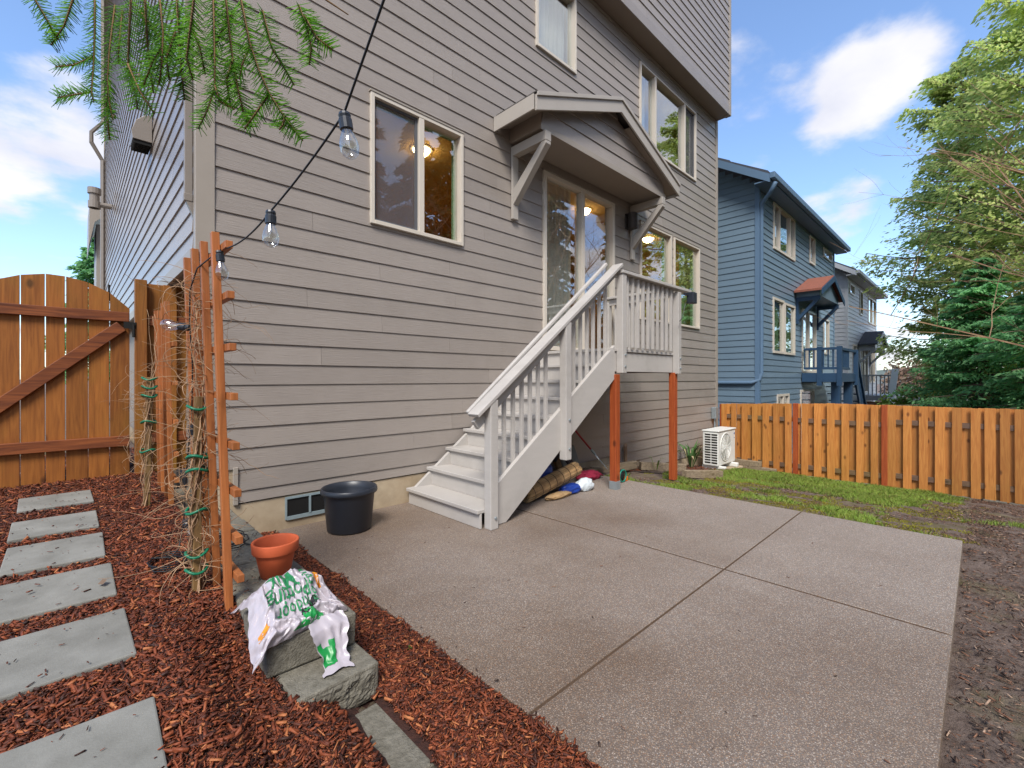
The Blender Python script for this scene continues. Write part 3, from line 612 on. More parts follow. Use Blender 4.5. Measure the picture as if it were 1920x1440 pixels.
# outer stringer, notched foot
m = MB(); m.prism([(2.77, SY, .004), (2.90, SY, .004), (4.70, SY, 1.335), (4.70, SY, 1.735), (2.77, SY, .36)], (0, .045, 0)); m.build('stringer', 'stair_paint', st, .003)
m = MB(); m.prism([(2.62, SYI-.06, .004), (2.90, SYI-.06, .004), (4.70, SYI-.06, 1.335), (4.70, SYI-.06, 1.69), (2.62, SYI-.06, .15)], (0, .04, 0)); m.build('stringer', 'stair_paint', st, .003)
def post(x, z0, z1, w=.09, y=SY-.03, mat='stair_paint', nm='post'): return box(nm, mat, st, x-w/2, x+w/2, y-w/2, y+w/2, z0, z1, .006)
rail_z = lambda x: 1.045+(x-2.584)*.7495
p_ = post(2.69, 0, rail_z(2.69)+.02); post(3.73, .485, rail_z(3.73)+.02); post(4.80, 1.40, 2.60); post(6.25, 1.40, 2.57)
post(6.25, 1.71, 2.57, y=SYI-.06)
for x, z in ((2.69, .1), (4.80, 1.48), (4.80, 1.62), (6.25, 1.48), (6.25, 1.62), (3.73, .6), (3.73, .9)):
    MB().lathe([(.0005, .012), (.012, .012), (.014, 0)], (x+.01, SY-.075, z), 10, (0, -1, 0)).build('bolt', 'galv', st)
box('rim_board', 'stair_paint', st, 4.70, 6.36, SY+.02, SY+.06, 1.42, 1.66, .003)
box('rim_board', 'stair_paint', st, 6.325, 6.365, SY+.062, SYI, 1.42, 1.66, .003)
box('deck_joist', 'stair_paint', st, 4.72, 6.3, SYI-.01, SYI+.012, 1.45, 1.66, 0)
for x in (5.1, 5.5, 5.9): box('deck_joist', 'red_post', st, x-.02, x+.02, SY+.065, SYI-.012, 1.46, 1.66, 0)
# caps and rails
A = Vector((2.50, SY-.01, rail_z(2.50)+.03)); B_ = Vector((4.76, SY-.01, rail_z(4.76)+.03))
MB().beam(A, B_, .14, .036).build('handrail', 'stair_paint', st, .006)
MB().beam(A+Vector((.05, .04, -.09)), B_+Vector((-.03, .04, -.09)), .04, .09).build('sub_rail', 'stair_paint', st, .003)
MB().beam(A+Vector((.02, .105, .015)), B_+Vector((-.10, .105, .015)), .04, .04).build('grip_rail', 'stair_paint', st, .01)
box('landing_cap', 'stair_paint', st, 4.74, 6.60, SY-.09, SY+.05, 2.60, 2.64, .006)
box('landing_cap', 'stair_paint', st, 6.18, 6.32, SY+.052, SYI, 2.601, 2.639, .006)
box('sub_rail', 'stair_paint', st, 4.84, 6.2, SY-.005, SY+.03, 2.505, 2.598, .003)
box('sub_rail', 'stair_paint', st, 6.23, 6.265, SY+.03, SYI-.1, 2.505, 2.599, .003)
def bal(x, y, z0, z1):
    w = .034; box('baluster', 'stair_paint', st, x-w/2, x+w/2, y-w/2, y+w/2, z0, z1, .003)
for i in range(7): x = 2.815+i*.118; bal(x, SY+.066, .40+(x-2.77)*.712-.16, rail_z(x)-.06)
for i in range(7): x = 3.865+i*.121; bal(x, SY+.066, .40+(x-2.77)*.712-.16, rail_z(x)-.06)
for i in range(10): x = 4.935+i*.127; bal(x, SY-.022, 1.72, 2.595)
for i in range(8): y = SY+.17+i*.12; bal(6.285, y, 1.69, 2.595)
# unpainted posts below the landing, steel shoe
for x, z0 in ((4.73, .0), (6.23, -.12)):
    q = post(x, z0+.001, 1.419 if x > 5 else 1.385, .09, SY+.02, 'red_post', 'support_post')
    if x < 5: box('post_base', 'galv', q, x-.049, x+.049, SY-.029, SY+.069, z0, z0+.10, .002)
# solar lamp clipped to the rail
lamp = thing('solar_lamp', (6.47, SY-.12, 2.5), 'small black solar lamp clipped under the rail end of the landing', 'lamp')
m = MB(); m.box(6.40, 6.53, SY-.20, SY-.10, 2.42, 2.58); m.build('housing', 'black_plastic', lamp, .008)
m = MB(); m.box(6.30, 6.40, SY-.13, SY-.10, 2.53, 2.56); m.build('arm', 'black_plastic', lamp)
m = MB(); m.tube([(6.40, SY-.12, 2.46), (6.30, SY-.13, 2.40), (6.24, SY-.13, 2.28), (6.20, SY-.12, 2.18), (6.14, SY-.12, 2.14)], .005, 5); m.build('lead', 'cable', lamp)
# ------------------------------------------------------------------ garden gate and side fence
GY = 5.57
gate = thing('garden_gate', (0, GY, .43), 'stained cedar gate with an arched top and diagonal brace', 'gate')
arch = [(-.83, 1.99), (-.69, 2.06), (-.55, 2.11), (-.406, 2.15), (-.294, 2.199), (-.145, 2.232), (-.024, 2.228), (.115, 2.197), (.266, 2.122), (.405, 1.989)]
az = lambda x: float(np.interp(x, [a[0] for a in arch], [a[1] for a in arch]))
edges = [(-.74, -.61), (-.60, -.455), (-.445, -.297), (-.291, -.151), (-.145, -.028), (-.021, .119), (.123, .262), (.268, .405)]
for (a, b_) in edges:
    n = 5; top = [(a+(b_-a)*i/n, az(a+(b_-a)*i/n)) for i in range(n, -1, -1)]
    MB().prism([(a, GY, .425), (b_, GY, .425)]+[(x, GY, z) for x, z in top], (0, .02, 0)).build('board', 'gate_wood', gate, .002)
for z0, z1 in ((1.862, 1.95), (.708, .802)): box('rail', 'gate_rail', gate, -.76, .40, GY-.04, GY-.001, z0, z1, .004)
MB().beam((-.70, GY-.02, .84), (.345, GY-.02, 1.82), .098, .038, (0, -1, 0)).build('brace', 'gate_rail', gate, .004)
m = MB().box(.36, .45, GY-.055, GY-.042, 1.80, 1.86).tube([(.43, GY-.06, 1.72), (.43, GY-.06, 1.84)], .012, 6); m.build('latch', 'dark', gate)
m = MB().tube([(.262, GY+.03, 2.05), (.262, GY+.03, 2.2)], .008, 6); m.build('latch_rod', 'dark', gate)
sf = thing('side_fence', (.6, GY, .43), 'short cedar fence panel between the arched gate and the house', 'fence')
box('post', 'gate_wood', sf, .44, .53, GY-.05, GY+.04, .40, 2.27, .004)
box('board', 'gate_wood', sf, .655, .76, GY-.035, GY-.015, .43, 2.245, .002)
box('board', 'gate_wood', sf, .535, .69, GY+.03, GY+.05, .43, 2.25, .002); box('board', 'gate_wood', sf, .70, .858, GY+.03, GY+.05, .43, 2.25, .002)
for z0, z1 in ((1.845, 1.94), (.72, .81), (1.3, 1.36)):
    if z1 != 1.36: box('rail', 'gate_rail', sf, .532, .856, GY-.012, GY+.028, z0, z1, .003)

# ------------------------------------------------------------------ shadow-box fence beyond the lawn
FX = 10.95
fence = thing('cedar_fence', (FX, 1.6, -.7), 'orange cedar board fence running along the lawn', 'fence')
FY = [4.15, 3.924, 3.699, 3.481, 3.265, 3.052, 2.826, 2.529, 2.301, 2.075, 1.842, 1.612, 1.39, 1.143, .92, .703, .49, .277, .05, -.119, -.285, -.45, -.67, -.89, -1.11, -1.33]
ftop = lambda y: .84+.0*y if y < 2 else .84-.04*(y-2)
gbot = lambda y: float(gz(FX, y))
FR = random.Random(4)
for i, y in enumerate(FY):
    w = FR.uniform(.112, .13); z0 = gbot(y)+.02+FR.uniform(-.01, .01); zt = ftop(y)+FR.uniform(-.008, .006); tl = FR.uniform(-.006, .006)
    MB().hexa([(FX-.055, y-w/2, z0), (FX-.037, y-w/2, z0), (FX-.037, y+w/2, z0), (FX-.055, y+w/2, z0), (FX-.055, y-w/2+tl, zt), (FX-.037, y-w/2+tl, zt), (FX-.037, y+w/2+tl, zt), (FX-.055, y+w/2+tl, zt)]).build('board', 'cedar', fence, .002)
    if i+1 < len(FY):
        ym = (y+FY[i+1])/2; w2 = min(.14, (y-FY[i+1])*.6+.01)
        box('back_board', 'cedar', fence, FX+.003, FX+.021, ym-w2/2, ym+w2/2, z0, ftop(ym)-.005, .002)
for y in (2.70, 1.243, -1.0): box('post', 'red_post', fence, FX-.06, FX+.038, y-.045, y+.045, gbot(y)-.3, ftop(y)+.002, .004)
box('post', 'red_post', fence, FX-.036, FX+.038, 4.16, 4.25, -1, .74, .004)
for (ya, yb) in ((2.745, 4.16), (1.29, 2.655), (-.955, 1.196)):
    for z0 in (.46, -.5): 
        o = (FR.uniform(-.02, .02) if z0 > 0 else FR.uniform(-.03, .03)); MB().box(FX-.0365, FX+.0025, ya, yb, z0+o+(.02 if yb < 2 else -.02), z0+o+.09+(.02 if yb < 2 else -.02)).build('rail', 'fence_rail', fence, .003)
kb = [(FX-.03, y, gbot(y)+.005) for y in np.linspace(2.6, -1.2, 14)]
for i in range(13):
    MB().beam(Vector(kb[i])+Vector((FR.uniform(-.02, .02), 0, FR.uniform(-.01, .012))), Vector(kb[i+1])+Vector((FR.uniform(-.02, .02), .02, FR.uniform(-.01, .012))), .10, .035).build('kerb_piece', 'block', fence, .008)
# landscape timbers
for (a, b_, h, lb) in (((10.72, 3.93, -.52), (10.72, 3.30, -.52), .11, 'grey timber at the fence foot, uppermost of the stepped three'), ((10.70, 3.93, -.635), (10.70, 3.0, -.635), .11, 'grey timber at the fence foot, middle of the stepped three'), ((10.68, 3.2, -.71), (10.68, 2.72, -.71), .08, 'grey timber at the fence foot, lowest of the stepped three')):
    MB().beam(a, b_, .12, h).build('landscape_timber', 'grey_timber', None, .006, label=lb, cat='timber', group='edging timbers')
for (a, b_, lb) in (((5.35, 4.0, -.055), (6.62, 3.93, -.065), 'weathered edging timber under the landing beside the drain pipe'), ((6.65, 3.85, -.08), (7.25, 3.38, -.13), 'weathered edging timber ending behind the orange landing post'), ((6.95, 3.25, -.17), (7.75, 3.0, -.25), 'weathered edging timber in front of the leafy plant')):
    MB().beam(a, b_, .10, .12).build('landscape_timber', 'grey_timber', None, .006, label=lb, cat='timber', group='edging timbers')

# ------------------------------------------------------------------ retaining wall of concrete blocks
rw = thing('retaining_wall', (.75, 3.4, 0), 'low stepped retaining wall of grey concrete blocks', 'wall')
def block(x0, x1, y0, y1, z0, z1, rough=.004, rot=0., seed=0, front=0):
    cx_, cy_ = (x0+x1)/2, (y0+y1)/2; c_, s_ = math.cos(rot), math.sin(rot); hx, hy = (x1-x0)/2, (y1-y0)/2; rd = random.Random(seed)
    tr_ = lambda a, b_, z: (cx_+a*c_-b_*s_, cy_+a*s_+b_*c_, z)
    jt = lambda: rd.uniform(-.003, .003)
    P = [tr_(a*hx+jt(), b_*hy+jt(), z+jt()*.5) for z in (z0, z1) for a, b_ in ((-1, -1), (1, -1), (1, 1), (-1, 1))]
    o = MB().hexa(P).build('block', 'block', rw, .009)
    if front:      # split rock face towards the yard
        n, k = 34, 16; vs = []
        for j in range(k+1):
            for i in range(n+1):
                a, z = -hx+.006+(2*hx-.012)*i/n, z0+.004+(z1-z0-.010)*j/k; ed = min(1, i/2, (n-i)/2, j/2, (k-j)/2)
                q = Vector((a*24, z*24, seed*3.)); d = front*ed*(.7+mnoise.noise(q)+.7*mnoise.noise(q*2.7)+.5*mnoise.noise(q*6))
                vs.append(tr_(a, -hy-d+.002, z))
        MB().add(vs, [(j*(n+1)+i, j*(n+1)+i+1, (j+1)*(n+1)+i+1, (j+1)*(n+1)+i) for j in range(k) for i in range(n)]).build('split_face', 'block', o)
    return o
block(.60, .94, 1.78, 2.15, -.02, .128, .004, 0.02, 1, .011)
block(.75, 1.09, 1.32, 1.73, -.14, .004, .003, .03, 9, 0)
block(.565, .935, 1.975, 2.33, .132, .272, .004, -.02, 2, 0)
y = 2.335; k = 3
while y < 5.3:
    ln = .31; block(.575, .945, y, y+ln-.006, .132, .27+.004*math.sin(k*3), .0035, .008*math.sin(k*5), k); block(.58, .955, y-.14, y+ln-.146, -.02, .13, .0035, 0, k+40); y += ln; k += 1
# scattered bark crumbs on the wall top
q = RNG.uniform(0, 1, (420, 2)); Pw = np.stack([.60+q[:, 0]*.32, 2.4+q[:, 1]*2.4, np.full(420, .277)], 1); scatter_chips('wall_litter', Pw, .006, .03, 'litter_chip', 0, .08, kind='stuff', label='bark crumbs lying on top of the block wall', cat='litter')

# ------------------------------------------------------------------ trellises with dry vines
def trellis(label, ys, xb, xt, ztop, bars, z0f, ext):
    t = thing('trellis', (xb, ys[0], z0f(ys[0])), label, 'trellis', 'cedar trellises beside the path')
    for i, (y, zt) in enumerate(zip(ys, ztop)):
        z0 = z0f(y)-.03; MB().beam((xb, y, z0), (xt, y+.02, zt), .032, .036, (0, 1, 0)).build('slat', 'trellis_wood', t, .002)
    for z in bars:
        k = (z-.2)/1.8; x = xb+(xt-xb)*k+.034
        MB().beam((x, ys[0]-ext, z), (x, ys[-1]+ext, z), .03, .034).build('crossbar', 'trellis_wood', t, .002)
    return t
zf = lambda y: float(gz(.5, y))
trellis('cedar trellis leaning at the stepped end of the block wall', [2.49, 2.74, 2.97, 3.2], .545, .49, [2.02, 2.03, 2.04, 2.035], [1.95, 1.72, 1.48, 1.25, 1.02, .80, .58, .40], zf, .09)
trellis('cedar trellis standing closer to the garden gate', [4.36, 4.56, 4.76, 4.96], .565, .54, [1.93, 1.94, 1.9, 1.92], [1.6, 1.3, 1.0, .75, .55], zf, .06)
def vine(name, label, base, top, seed, nst, ncurl, ties, curlz, spread):
    rr = random.Random(seed); t = thing(name, base, label, 'vine', 'bare vines tied to stakes'); b0 = Vector(base); t0 = Vector(top)
    MB().beam(b0-Vector((0, 0, .1)), b0.lerp(t0, .93), .035, .035, (0, 1, 0)).build('stake', 'stake', t, .003)
    m = MB()
    for i in range(nst):
        ph = rr.uniform(0, 6.28); rad = rr.uniform(.016, .036); tw = rr.uniform(3, 9); e_ = rr.uniform(.6, 1.08) if i > 2 else rr.uniform(1.2, 1.45); pts = []
        for j in range(26):
            k = j/25*e_; c = b0.lerp(t0, k); a = ph+tw*k; r_ = rad*(1+.35*math.sin(j*1.7+i))
            pts.append(c+Vector((math.cos(a)*r_, math.sin(a)*r_, 0)))
        w = rr.uniform(.002, .006); m.tube(pts, [w*(1-.5*j/25) for j in range(26)], 5)
    m.build('stems', 'twig', t, smooth=True)
    m = MB()
    for i in range(ncurl):
        k = rr.uniform(*curlz); p = b0.lerp(t0, k)+Vector((rr.uniform(-.03, .03), rr.uniform(-.05, .12), 0)); a = rr.uniform(0, 6.28)
        d = Vector((math.cos(a), math.sin(a), rr.uniform(-.3, .7))).normalized(); pts = [p]; ax = Vector((rr.uniform(-1, 1), rr.uniform(-1, 1), rr.uniform(-1, 1))).normalized(); st_ = rr.uniform(.014, spread/9)
        turn = rr.uniform(-.35, .35)
        for j in range(rr.randint(8, 18)):
            d = (Matrix.Rotation(turn+rr.uniform(-.25, .25), 3, ax) @ d+Vector((0, 0, -.03))).normalized(); p = p+d*st_; pts.append(p)
        w = rr.uniform(.0012, .0026); m.tube(pts, [w*(1-.6*j/len(pts)) for j in range(len(pts))], 4)
    m.build('tendrils', 'twig', t, smooth=True)
    for k in ties:
        c = b0.lerp(t0, k); m = MB(); m.tube([c+Vector((.046*math.cos(a), .042*math.sin(a), .010*math.sin(a*2+k*9))) for a in [j*math.pi/8 for j in range(17)]], .0075, 5, False); m.build('tie', 'green_tape', t, smooth=True)
    return t
vine('tall_vine', 'tall bare vine tied with green tape to the trellis by the block wall', (.452, 2.72, .2), (.475, 2.80, 1.32), 3, 9, 300, (.16, .23, .42, .60, .66, .88), (.05, 1.5), .22)
vine('short_vine', 'short bare vine tied with green tape in the open mulch', (.42, 4.40, .33), (.44, 4.42, 1.42), 8, 8, 60, (.42, .62, .80, .86, .92), (.25, 1.0), .2)
m = MB()   # loose tendrils reaching right across the siding, root in the tall vine's top
rr = random.Random(77); tv = bpy.data.objects['tall_vine']
for i in range(16):
    p = Vector((.50+rr.uniform(-.03, .03), 2.6+rr.uniform(0, .3), rr.uniform(.9, 1.95))); d = Vector((.8, -.25, rr.uniform(-.1, .5))).normalized(); pts = [p]
    for j in range(rr.randint(10, 20)):
        d = (d+Vector((rr.uniform(-.35, .35), rr.uniform(-.3, .3), rr.uniform(-.45, .3)))).normalized(); p = p+d*rr.uniform(.012, .026); pts.append(p)
    m.tube(pts, [.002*(1-.7*j/len(pts)) for j in range(len(pts))], 4)
m.build('tendrils', 'twig', tv, smooth=True)

# ------------------------------------------------------------------ string lights
sl_ = thing('string_lights', (.5, 2.5, 1.9), 'black string lights with clear pear bulbs strung to the trellis', 'lights')
def catenary(a, b_, sag, n=14):
    a, b_ = Vector(a), Vector(b_); return [a.lerp(b_, i/n)+Vector((0, 0, -sag*4*(i/n)*(1-i/n))) for i in range(n+1)]
path = catenary((.59, .75, 2.60), (.606, 1.364, 2.150), .0, 6)+catenary((.606, 1.364, 2.150), (.555, 1.901, 1.978), .012)[1:]+catenary((.555, 1.901, 1.978), (.515, 2.47, 1.94), .03)[1:]
path += [Vector(p) for p in ((.50, 2.55, 1.93), (.47, 2.80, 1.90), (.455, 2.90, 1.8), (.45, 2.88, 1.62), (.47, 2.92, 1.4), (.475, 2.98, 1.1), (.48, 3.1, .95), (.48, 3.18, .75), (.475, 3.22, .5), (.45, 3.2, .36), (.40, 3.15, .33))]
MB().tube(path, .0036, 6).build('cord', 'cable', sl_, smooth=True)
def bulb(p, axis, k=1.0):
    a = Vector(axis).normalized(); p = Vector(p)
    s_ = MB().lathe([(.001, 0), (.016, 0), (.019, .008), (.017, .016), (.02, .02), (.02, .05), (.018, .052), (.001, .052)], p, 14, a).build('bulb_socket', 'black_plastic', sl_, smooth=False)
    g = [(.015, .05)]+[(.0155+.0125*math.sin(t*math.pi)**1.0*(1 if t < .62 else 1)*(1.05), .052+.085*t) for t in [i/12*.72 for i in range(1, 13)]]
    g = [(.015, .05), (.017, .058), (.021, .068), (.0255, .08), (.0285, .093), (.0295, .105), (.0275, .118), (.0225, .129), (.014, .137), (.005, .1405), (.0005, .141)]
    MB().lathe(g, p, 18, a).build('bulb', 'bulb_glass', s_, smooth=True)
    x = a.orthogonal().normalized(); m = MB().tube([p+a*.05, p+a*.075], .005, 6)
    for sx_ in (-1, 1): m.tube([p+a*.072+x*.002*sx_, p+a*.105+x*.008*sx_, p+a*.075+x*.009*sx_], .0008, 4)
    m.build('filament', 'frame', s_)
bulb((.606, 1.364, 2.150), (.13, -.08, -1)); bulb((.555, 1.901, 1.978), (.0, .0, -1)); bulb((.505, 2.50, 1.935), (.1, -.05, -1))
bulb((.452, 2.89, 1.60), (-.72, .55, .12)); bulb((.475, 2.99, 1.08), (.25, .15, -1)); bulb((.478, 3.20, .52), (.35, -.05, -1))
m = MB(); rr = random.Random(5)     # slack coil on the ground and the plug end on the wall top
pts = [Vector((.40, 3.15, float(gz(.4, 3.15))+.02))]
for j in range(40): a = j*.55; pts.append(Vector((.39+.09*math.cos(a)*(1-.2*(j % 7)/7), 3.12+.12*math.sin(a), float(gz(.4, 3.12))+.02+.001*j)))
pts += [Vector((.5, 3.2, .30)), Vector((.60, 3.25, .285))]
for j in range(34): a = j*.6; pts.append(Vector((.72+.10*math.cos(a)+.02*math.sin(j), 3.35+.16*math.sin(a), .283+.0012*j)))
pts += [Vector((.80, 3.25, .285)), Vector((.86, 3.16, .285))]
m.tube(pts, .004, 5); m.build('slack_cord', 'cable', sl_, smooth=True)
MB().tube([(.86, 3.16, .290), (.90, 3.10, .292)], .014, 10).build('plug', 'cable', sl_); bulb((.70, 3.42, .30), (-.6, .6, .05)); bulb((.62, 3.2, .30), (-.9, .2, .05))

# ------------------------------------------------------------------ pots and the torn bag
np_ = thing('nursery_pot', (1.78, 3.90, 0), 'empty black plastic nursery pot standing on the patio', 'pot')
MB().lathe([(.001, .008), (.178, .004), (.186, .015), (.215, .32), (.222, .33)], (1.78, 3.90, 0), 56).build('body', 'black_plastic', np_, smooth=True)
MB().lathe([(.222, .328), (.238, .332), (.241, .345), (.236, .372), (.229, .378), (.221, .372), (.208, .32), (.176, .03), (.001, .025)], (1.78, 3.90, 0), 56).build('rim', 'black_plastic', np_, smooth=True)
tp = thing('flower_pot', (.80, 2.66, .272), 'terracotta flower pot half full of soil on the block wall', 'pot')
MB().lathe([(.001, .0), (.072, .0), (.097, .125), (.098, .128)], (.80, 2.66, .272), 48).build('body', 'terracotta', tp, smooth=True)
MB().lathe([(.098, .127), (.110, .129), (.113, .135), (.117, .182), (.1145, .187), (.106, .187), (.102, .180), (.092, .12), (.088, .08)], (.80, 2.66, .272), 48).build('rim', 'terracotta', tp, smooth=True)
MB().lathe([(.001, .122), (.05, .12), (.09, .118)], (.80, 2.66, .272), 32).build('potting_soil', 'soil', tp, smooth=True)
bag = thing('soil_bag', (.70, 2.15, .275), 'crumpled white potting mix bag draped over the block wall', 'bag')
def bag_pt(s, q, lift=0.):
    """s across the bag (-1..1), q from the front hem (0) over the crest to the back (1)"""
    prof = [(0, 1.985, .262), (.10, 1.99, .292), (.30, 2.06, .325), (.50, 2.15, .395), (.66, 2.23, .425), (.82, 2.31, .37), (1, 2.37, .285)]
    yy = float(np.interp(q, [p[0] for p in prof], [p[1] for p in prof])); zz_ = float(np.interp(q, [p[0] for p in prof], [p[2] for p in prof]))
    x = .70+.20*s+.02*math.sin(q*5+s*2)
    k = 1-.55*max(0, abs(s)-.35)**1.4*1.5; zz_ = .272+(zz_-.272)*k
    x += .02*mnoise.noise((q*4, s, 3)); yy += .025*mnoise.noise((s*5, 8, 1))*(1-q)
    if s < -.6: zz_ -= (abs(s)-.6)*.24*(1-q*.6)
    yy += .05*s*(1-q)+.02*math.sin(s*4)*q
    v = Vector((s*2.3, q*3.1, .7)); r1 = 1-abs(mnoise.noise(v*1.15))*2.2; r2 = 1-abs(mnoise.noise(v*2.7+Vector((5, 2, 0))))*2
    r3 = 1-abs(mnoise.noise(v*5.5+Vector((1, 9, 0))))*2; d = (.034*r1+.022*r2+.010*r3)*(1-.62*math.exp(-((s+.1)/.42)**2-((q-.47)/.2)**2))
    edge = min(1, (1-abs(s))*5, q*6+.25)
    n = Vector((0, -.72, .7)); p = Vector((x, yy, zz_))+n*(d*edge+lift)
    if p.z < .276+lift and p.y > 1.97 and x > .57: p.z = .276+lift
    return p
ns, nq = 90, 80; vs = [bag_pt(-.9+1.9*i/ns+.03*mnoise.noise((j*.11, i*.01, 1)), j/nq) for j in range(nq+1) for i in range(ns+1)]
MB().add(vs, [(j*(ns+1)+i, j*(ns+1)+i+1, (j+1)*(ns+1)+i+1, (j+1)*(ns+1)+i) for j in range(nq) for i in range(ns)]).build('sheet', 'plastic_bag', bag, smooth=True)
def bag_patch(name, mat, poly, lift=.0022):
    bm = bmesh.new(); f = bm.faces.new([bm.verts.new((x, y, 0)) for x, y in poly]); bmesh.ops.triangulate(bm, faces=[f])
    for _ in range(4): bmesh.ops.subdivide_edges(bm, edges=[e for e in bm.edges if e.calc_length() > .05], cuts=1); bmesh.ops.triangulate(bm, faces=bm.faces[:])
    for v in bm.verts: v.co = bag_pt(v.co.x, v.co.y, lift)
    me = bpy.data.meshes.new(name); bm.to_mesh(me); bm.free(); return link(name, me, mat, bag, smooth=True)
def bag_text(txt, cx_, cq, size, rot):
    cu = bpy.data.curves.new('lettering', 'FONT'); cu.body = txt; cu.size = 1; cu.align_x = 'CENTER'; cu.align_y = 'CENTER'; cu.offset = .012
    to = bpy.data.objects.new('lettering', cu); COL.objects.link(to); dg = bpy.context.evaluated_depsgraph_get(); me = bpy.data.meshes.new_from_object(to.evaluated_get(dg)); bpy.data.objects.remove(to)
    bm = bmesh.new(); bm.from_mesh(me)
    for _ in range(3): bmesh.ops.subdivide_edges(bm, edges=[e for e in bm.edges if e.calc_length() > .12], cuts=1); bmesh.ops.triangulate(bm, faces=bm.faces[:])
    c_, s_ = math.cos(rot), math.sin(rot)
    for v in bm.verts:
        x, y = v.co.x*size, v.co.y*size; X_, Y_ = x*c_-y*s_, x*s_+y*c_
        v.co = bag_pt(cx_+X_/.20, cq+Y_/.33, .003)
    bm.to_mesh(me); bm.free(); link('lettering', me, 'print_green', bag)
bag_text('Indoor', -.10, .33, .052, math.pi); bag_text('Potting', -.13, .455, .068, math.pi); bag_text('Mix', -.16, .60, .085, math.pi); bag_text('Potting', .42, .50, .05, math.pi/2)
bag_patch('green_print', 'bag_green', [(-.22, .06), (.30, .05), (.36, .12), (.12, .14), (.14, .27), (-.02, .27), (-.06, .16)])
bag_patch('orange_print', 'print_orange', [(.60, .42), (.72, .44), (.70, .62), (.60, .60)]); bag_patch('orange_print', 'print_orange', [(-.80, .22), (-.60, .26), (-.64, .33), (-.78, .30)])
bag_patch('dark_print', 'print_black', [(-.06, .21), (.02, .19), (.10, .22), (.08, .285), (-.03, .285)]); bag_patch('dark_print', 'print_black', [(.12, .23), (.34, .27), (.42, .36), (.33, .36), (.18, .30)])
# torn strip hanging down over the lower block
def strip_pt(s, q, lift=0):
    c = [(0, .80, 2.00, .30), (.25, .80, 1.955, .262), (.5, .80, 1.93, .20), (.75, .80, 1.895, .15), (1, .79, 1.845, .137)]
    x = float(np.interp(q, [k[0] for k in c], [k[1] for k in c])); y = float(np.interp(q, [k[0] for k in c], [k[2] for k in c])); z = float(np.interp(q, [k[0] for k in c], [k[3] for k in c]))
    w = .075+.01*math.sin(q*7)-.02*q
    d = .012*(1-2*abs(mnoise.noise((s*2, q*3, 4))))+.012*abs(s)+.006*math.sin(s*5+q*3)
    return Vector((x+s*w+.01*mnoise.noise((q*9, s, 2)), y-d-lift, z+.006*(1-abs(s))+lift*.7))
vs = [strip_pt(-1+i/10, j/30) for j in range(31) for i in range(21)]
MB().add(vs, [(j*21+i, j*21+i+1, (j+1)*21+i+1, (j+1)*21+i) for j in range(30) for i in range(20)]).build('torn_strip', 'plastic_bag', bag, smooth=True)
vs = [strip_pt(-.95+i*.085, .42+j*.016, .0025) for j in range(25) for i in range(14)]
MB().add(vs, [(j*14+i, j*14+i+1, (j+1)*14+i+1, (j+1)*14+i) for j in range(24) for i in range(13) if not (j < 6 and 3 < i < 9)]).build('green_print', 'bag_green', bag, smooth=True)
m = MB().add([(-.0+.10, 3.03, .322), (.125, 3.04, .33), (.14, 3.015, .335), (.115, 3.0, .325)], [(0, 1, 2, 3)]); 
m = MB().add([(.10, 3.03, .3205), (.118, 3.055, .332), (.135, 3.03, .334), (.118, 3.0, .324)], [(0, 1, 2), (0, 2, 3)]); m.build('fallen_leaf', 'brown_leaf', None, label='small orange-brown leaf lying on a grey paver', cat='leaf')

# ------------------------------------------------------------------ heat pump
ac = thing('heat_pump', (9.9, 3.85, -.56), 'white outdoor heat pump unit with round fan grille against the house', 'heat pump')
ax0, ax1, ay0, ay1, azb, azt = 9.42, 10.36, 3.69, 4.02, -.455, .275
m = MB().box(ax0+.012, ax1, ay0+.012, ay1, azb, azt-.03); m.build('case', 'ac_white', ac, .02)
box('lid', 'ac_white', ac, ax0-.004, ax1+.012, ay0-.004, ay1+.012, azt-.03, azt, .01)
zc = (azb+azt)/2-.0; fc = Vector((ax0+.40, ay0+.0115, zc))
gr = MB().lathe([(.285, -.004), (.30, .006), (.275, .012), (.272, -.02)], fc, 48, (0, -1, 0)).build('fan_shroud', 'ac_white', ac, smooth=True)
MB().lathe([(.272, .001), (.001, .001)], fc, 40, (0, -1, 0)).build('fan_well', 'ac_grey', gr)
for k in range(3):
    a0 = k*2.094+.5; m = MB(); vs = [fc+Vector((math.cos(a0+t)*r_, -.004-.006*t, math.sin(a0+t)*r_)) for r_ in (.05, .26) for t in (0, .35, .7, 1.05)]
    m.add(vs, [(0, 1, 5, 4), (1, 2, 6, 5), (2, 3, 7, 6)]); m.build('fan_blade', 'ac_white', gr)
m = MB()
for k in range(14):
    r_ = .04+k*.0168; m.tube([fc+Vector((math.cos(a)*r_, -.016, math.sin(a)*r_)) for a in [i*2*math.pi/28 for i in range(29)]], .0022, 4, False)
for k in range(8): a = k*math.pi/4+.3; m.tube([fc+Vector((math.cos(a)*.03, -.018, math.sin(a)*.03)), fc+Vector((math.cos(a)*.278, -.016, math.sin(a)*.278))], .004, 4)
m.lathe([(.045, -.005), (.045, .02), (.001, .022)], fc, 20, (0, -1, 0)); m.build('wire_guard', 'ac_white', gr)
for c in range(2):
    for r_ in range(12):
        y0 = ay0+.03+c*.135; z0 = azb+.05+r_*.052; box('louvre_slot', 'ac_dark', ac, ax0+.0085, ax0+.0115, y0, y0+.115, z0, z0+.034, 0)
        box('louvre_lip', 'ac_white', ac, ax0+.002, ax0+.011, y0-.004, y0+.119, z0+.034, z0+.044, .001)
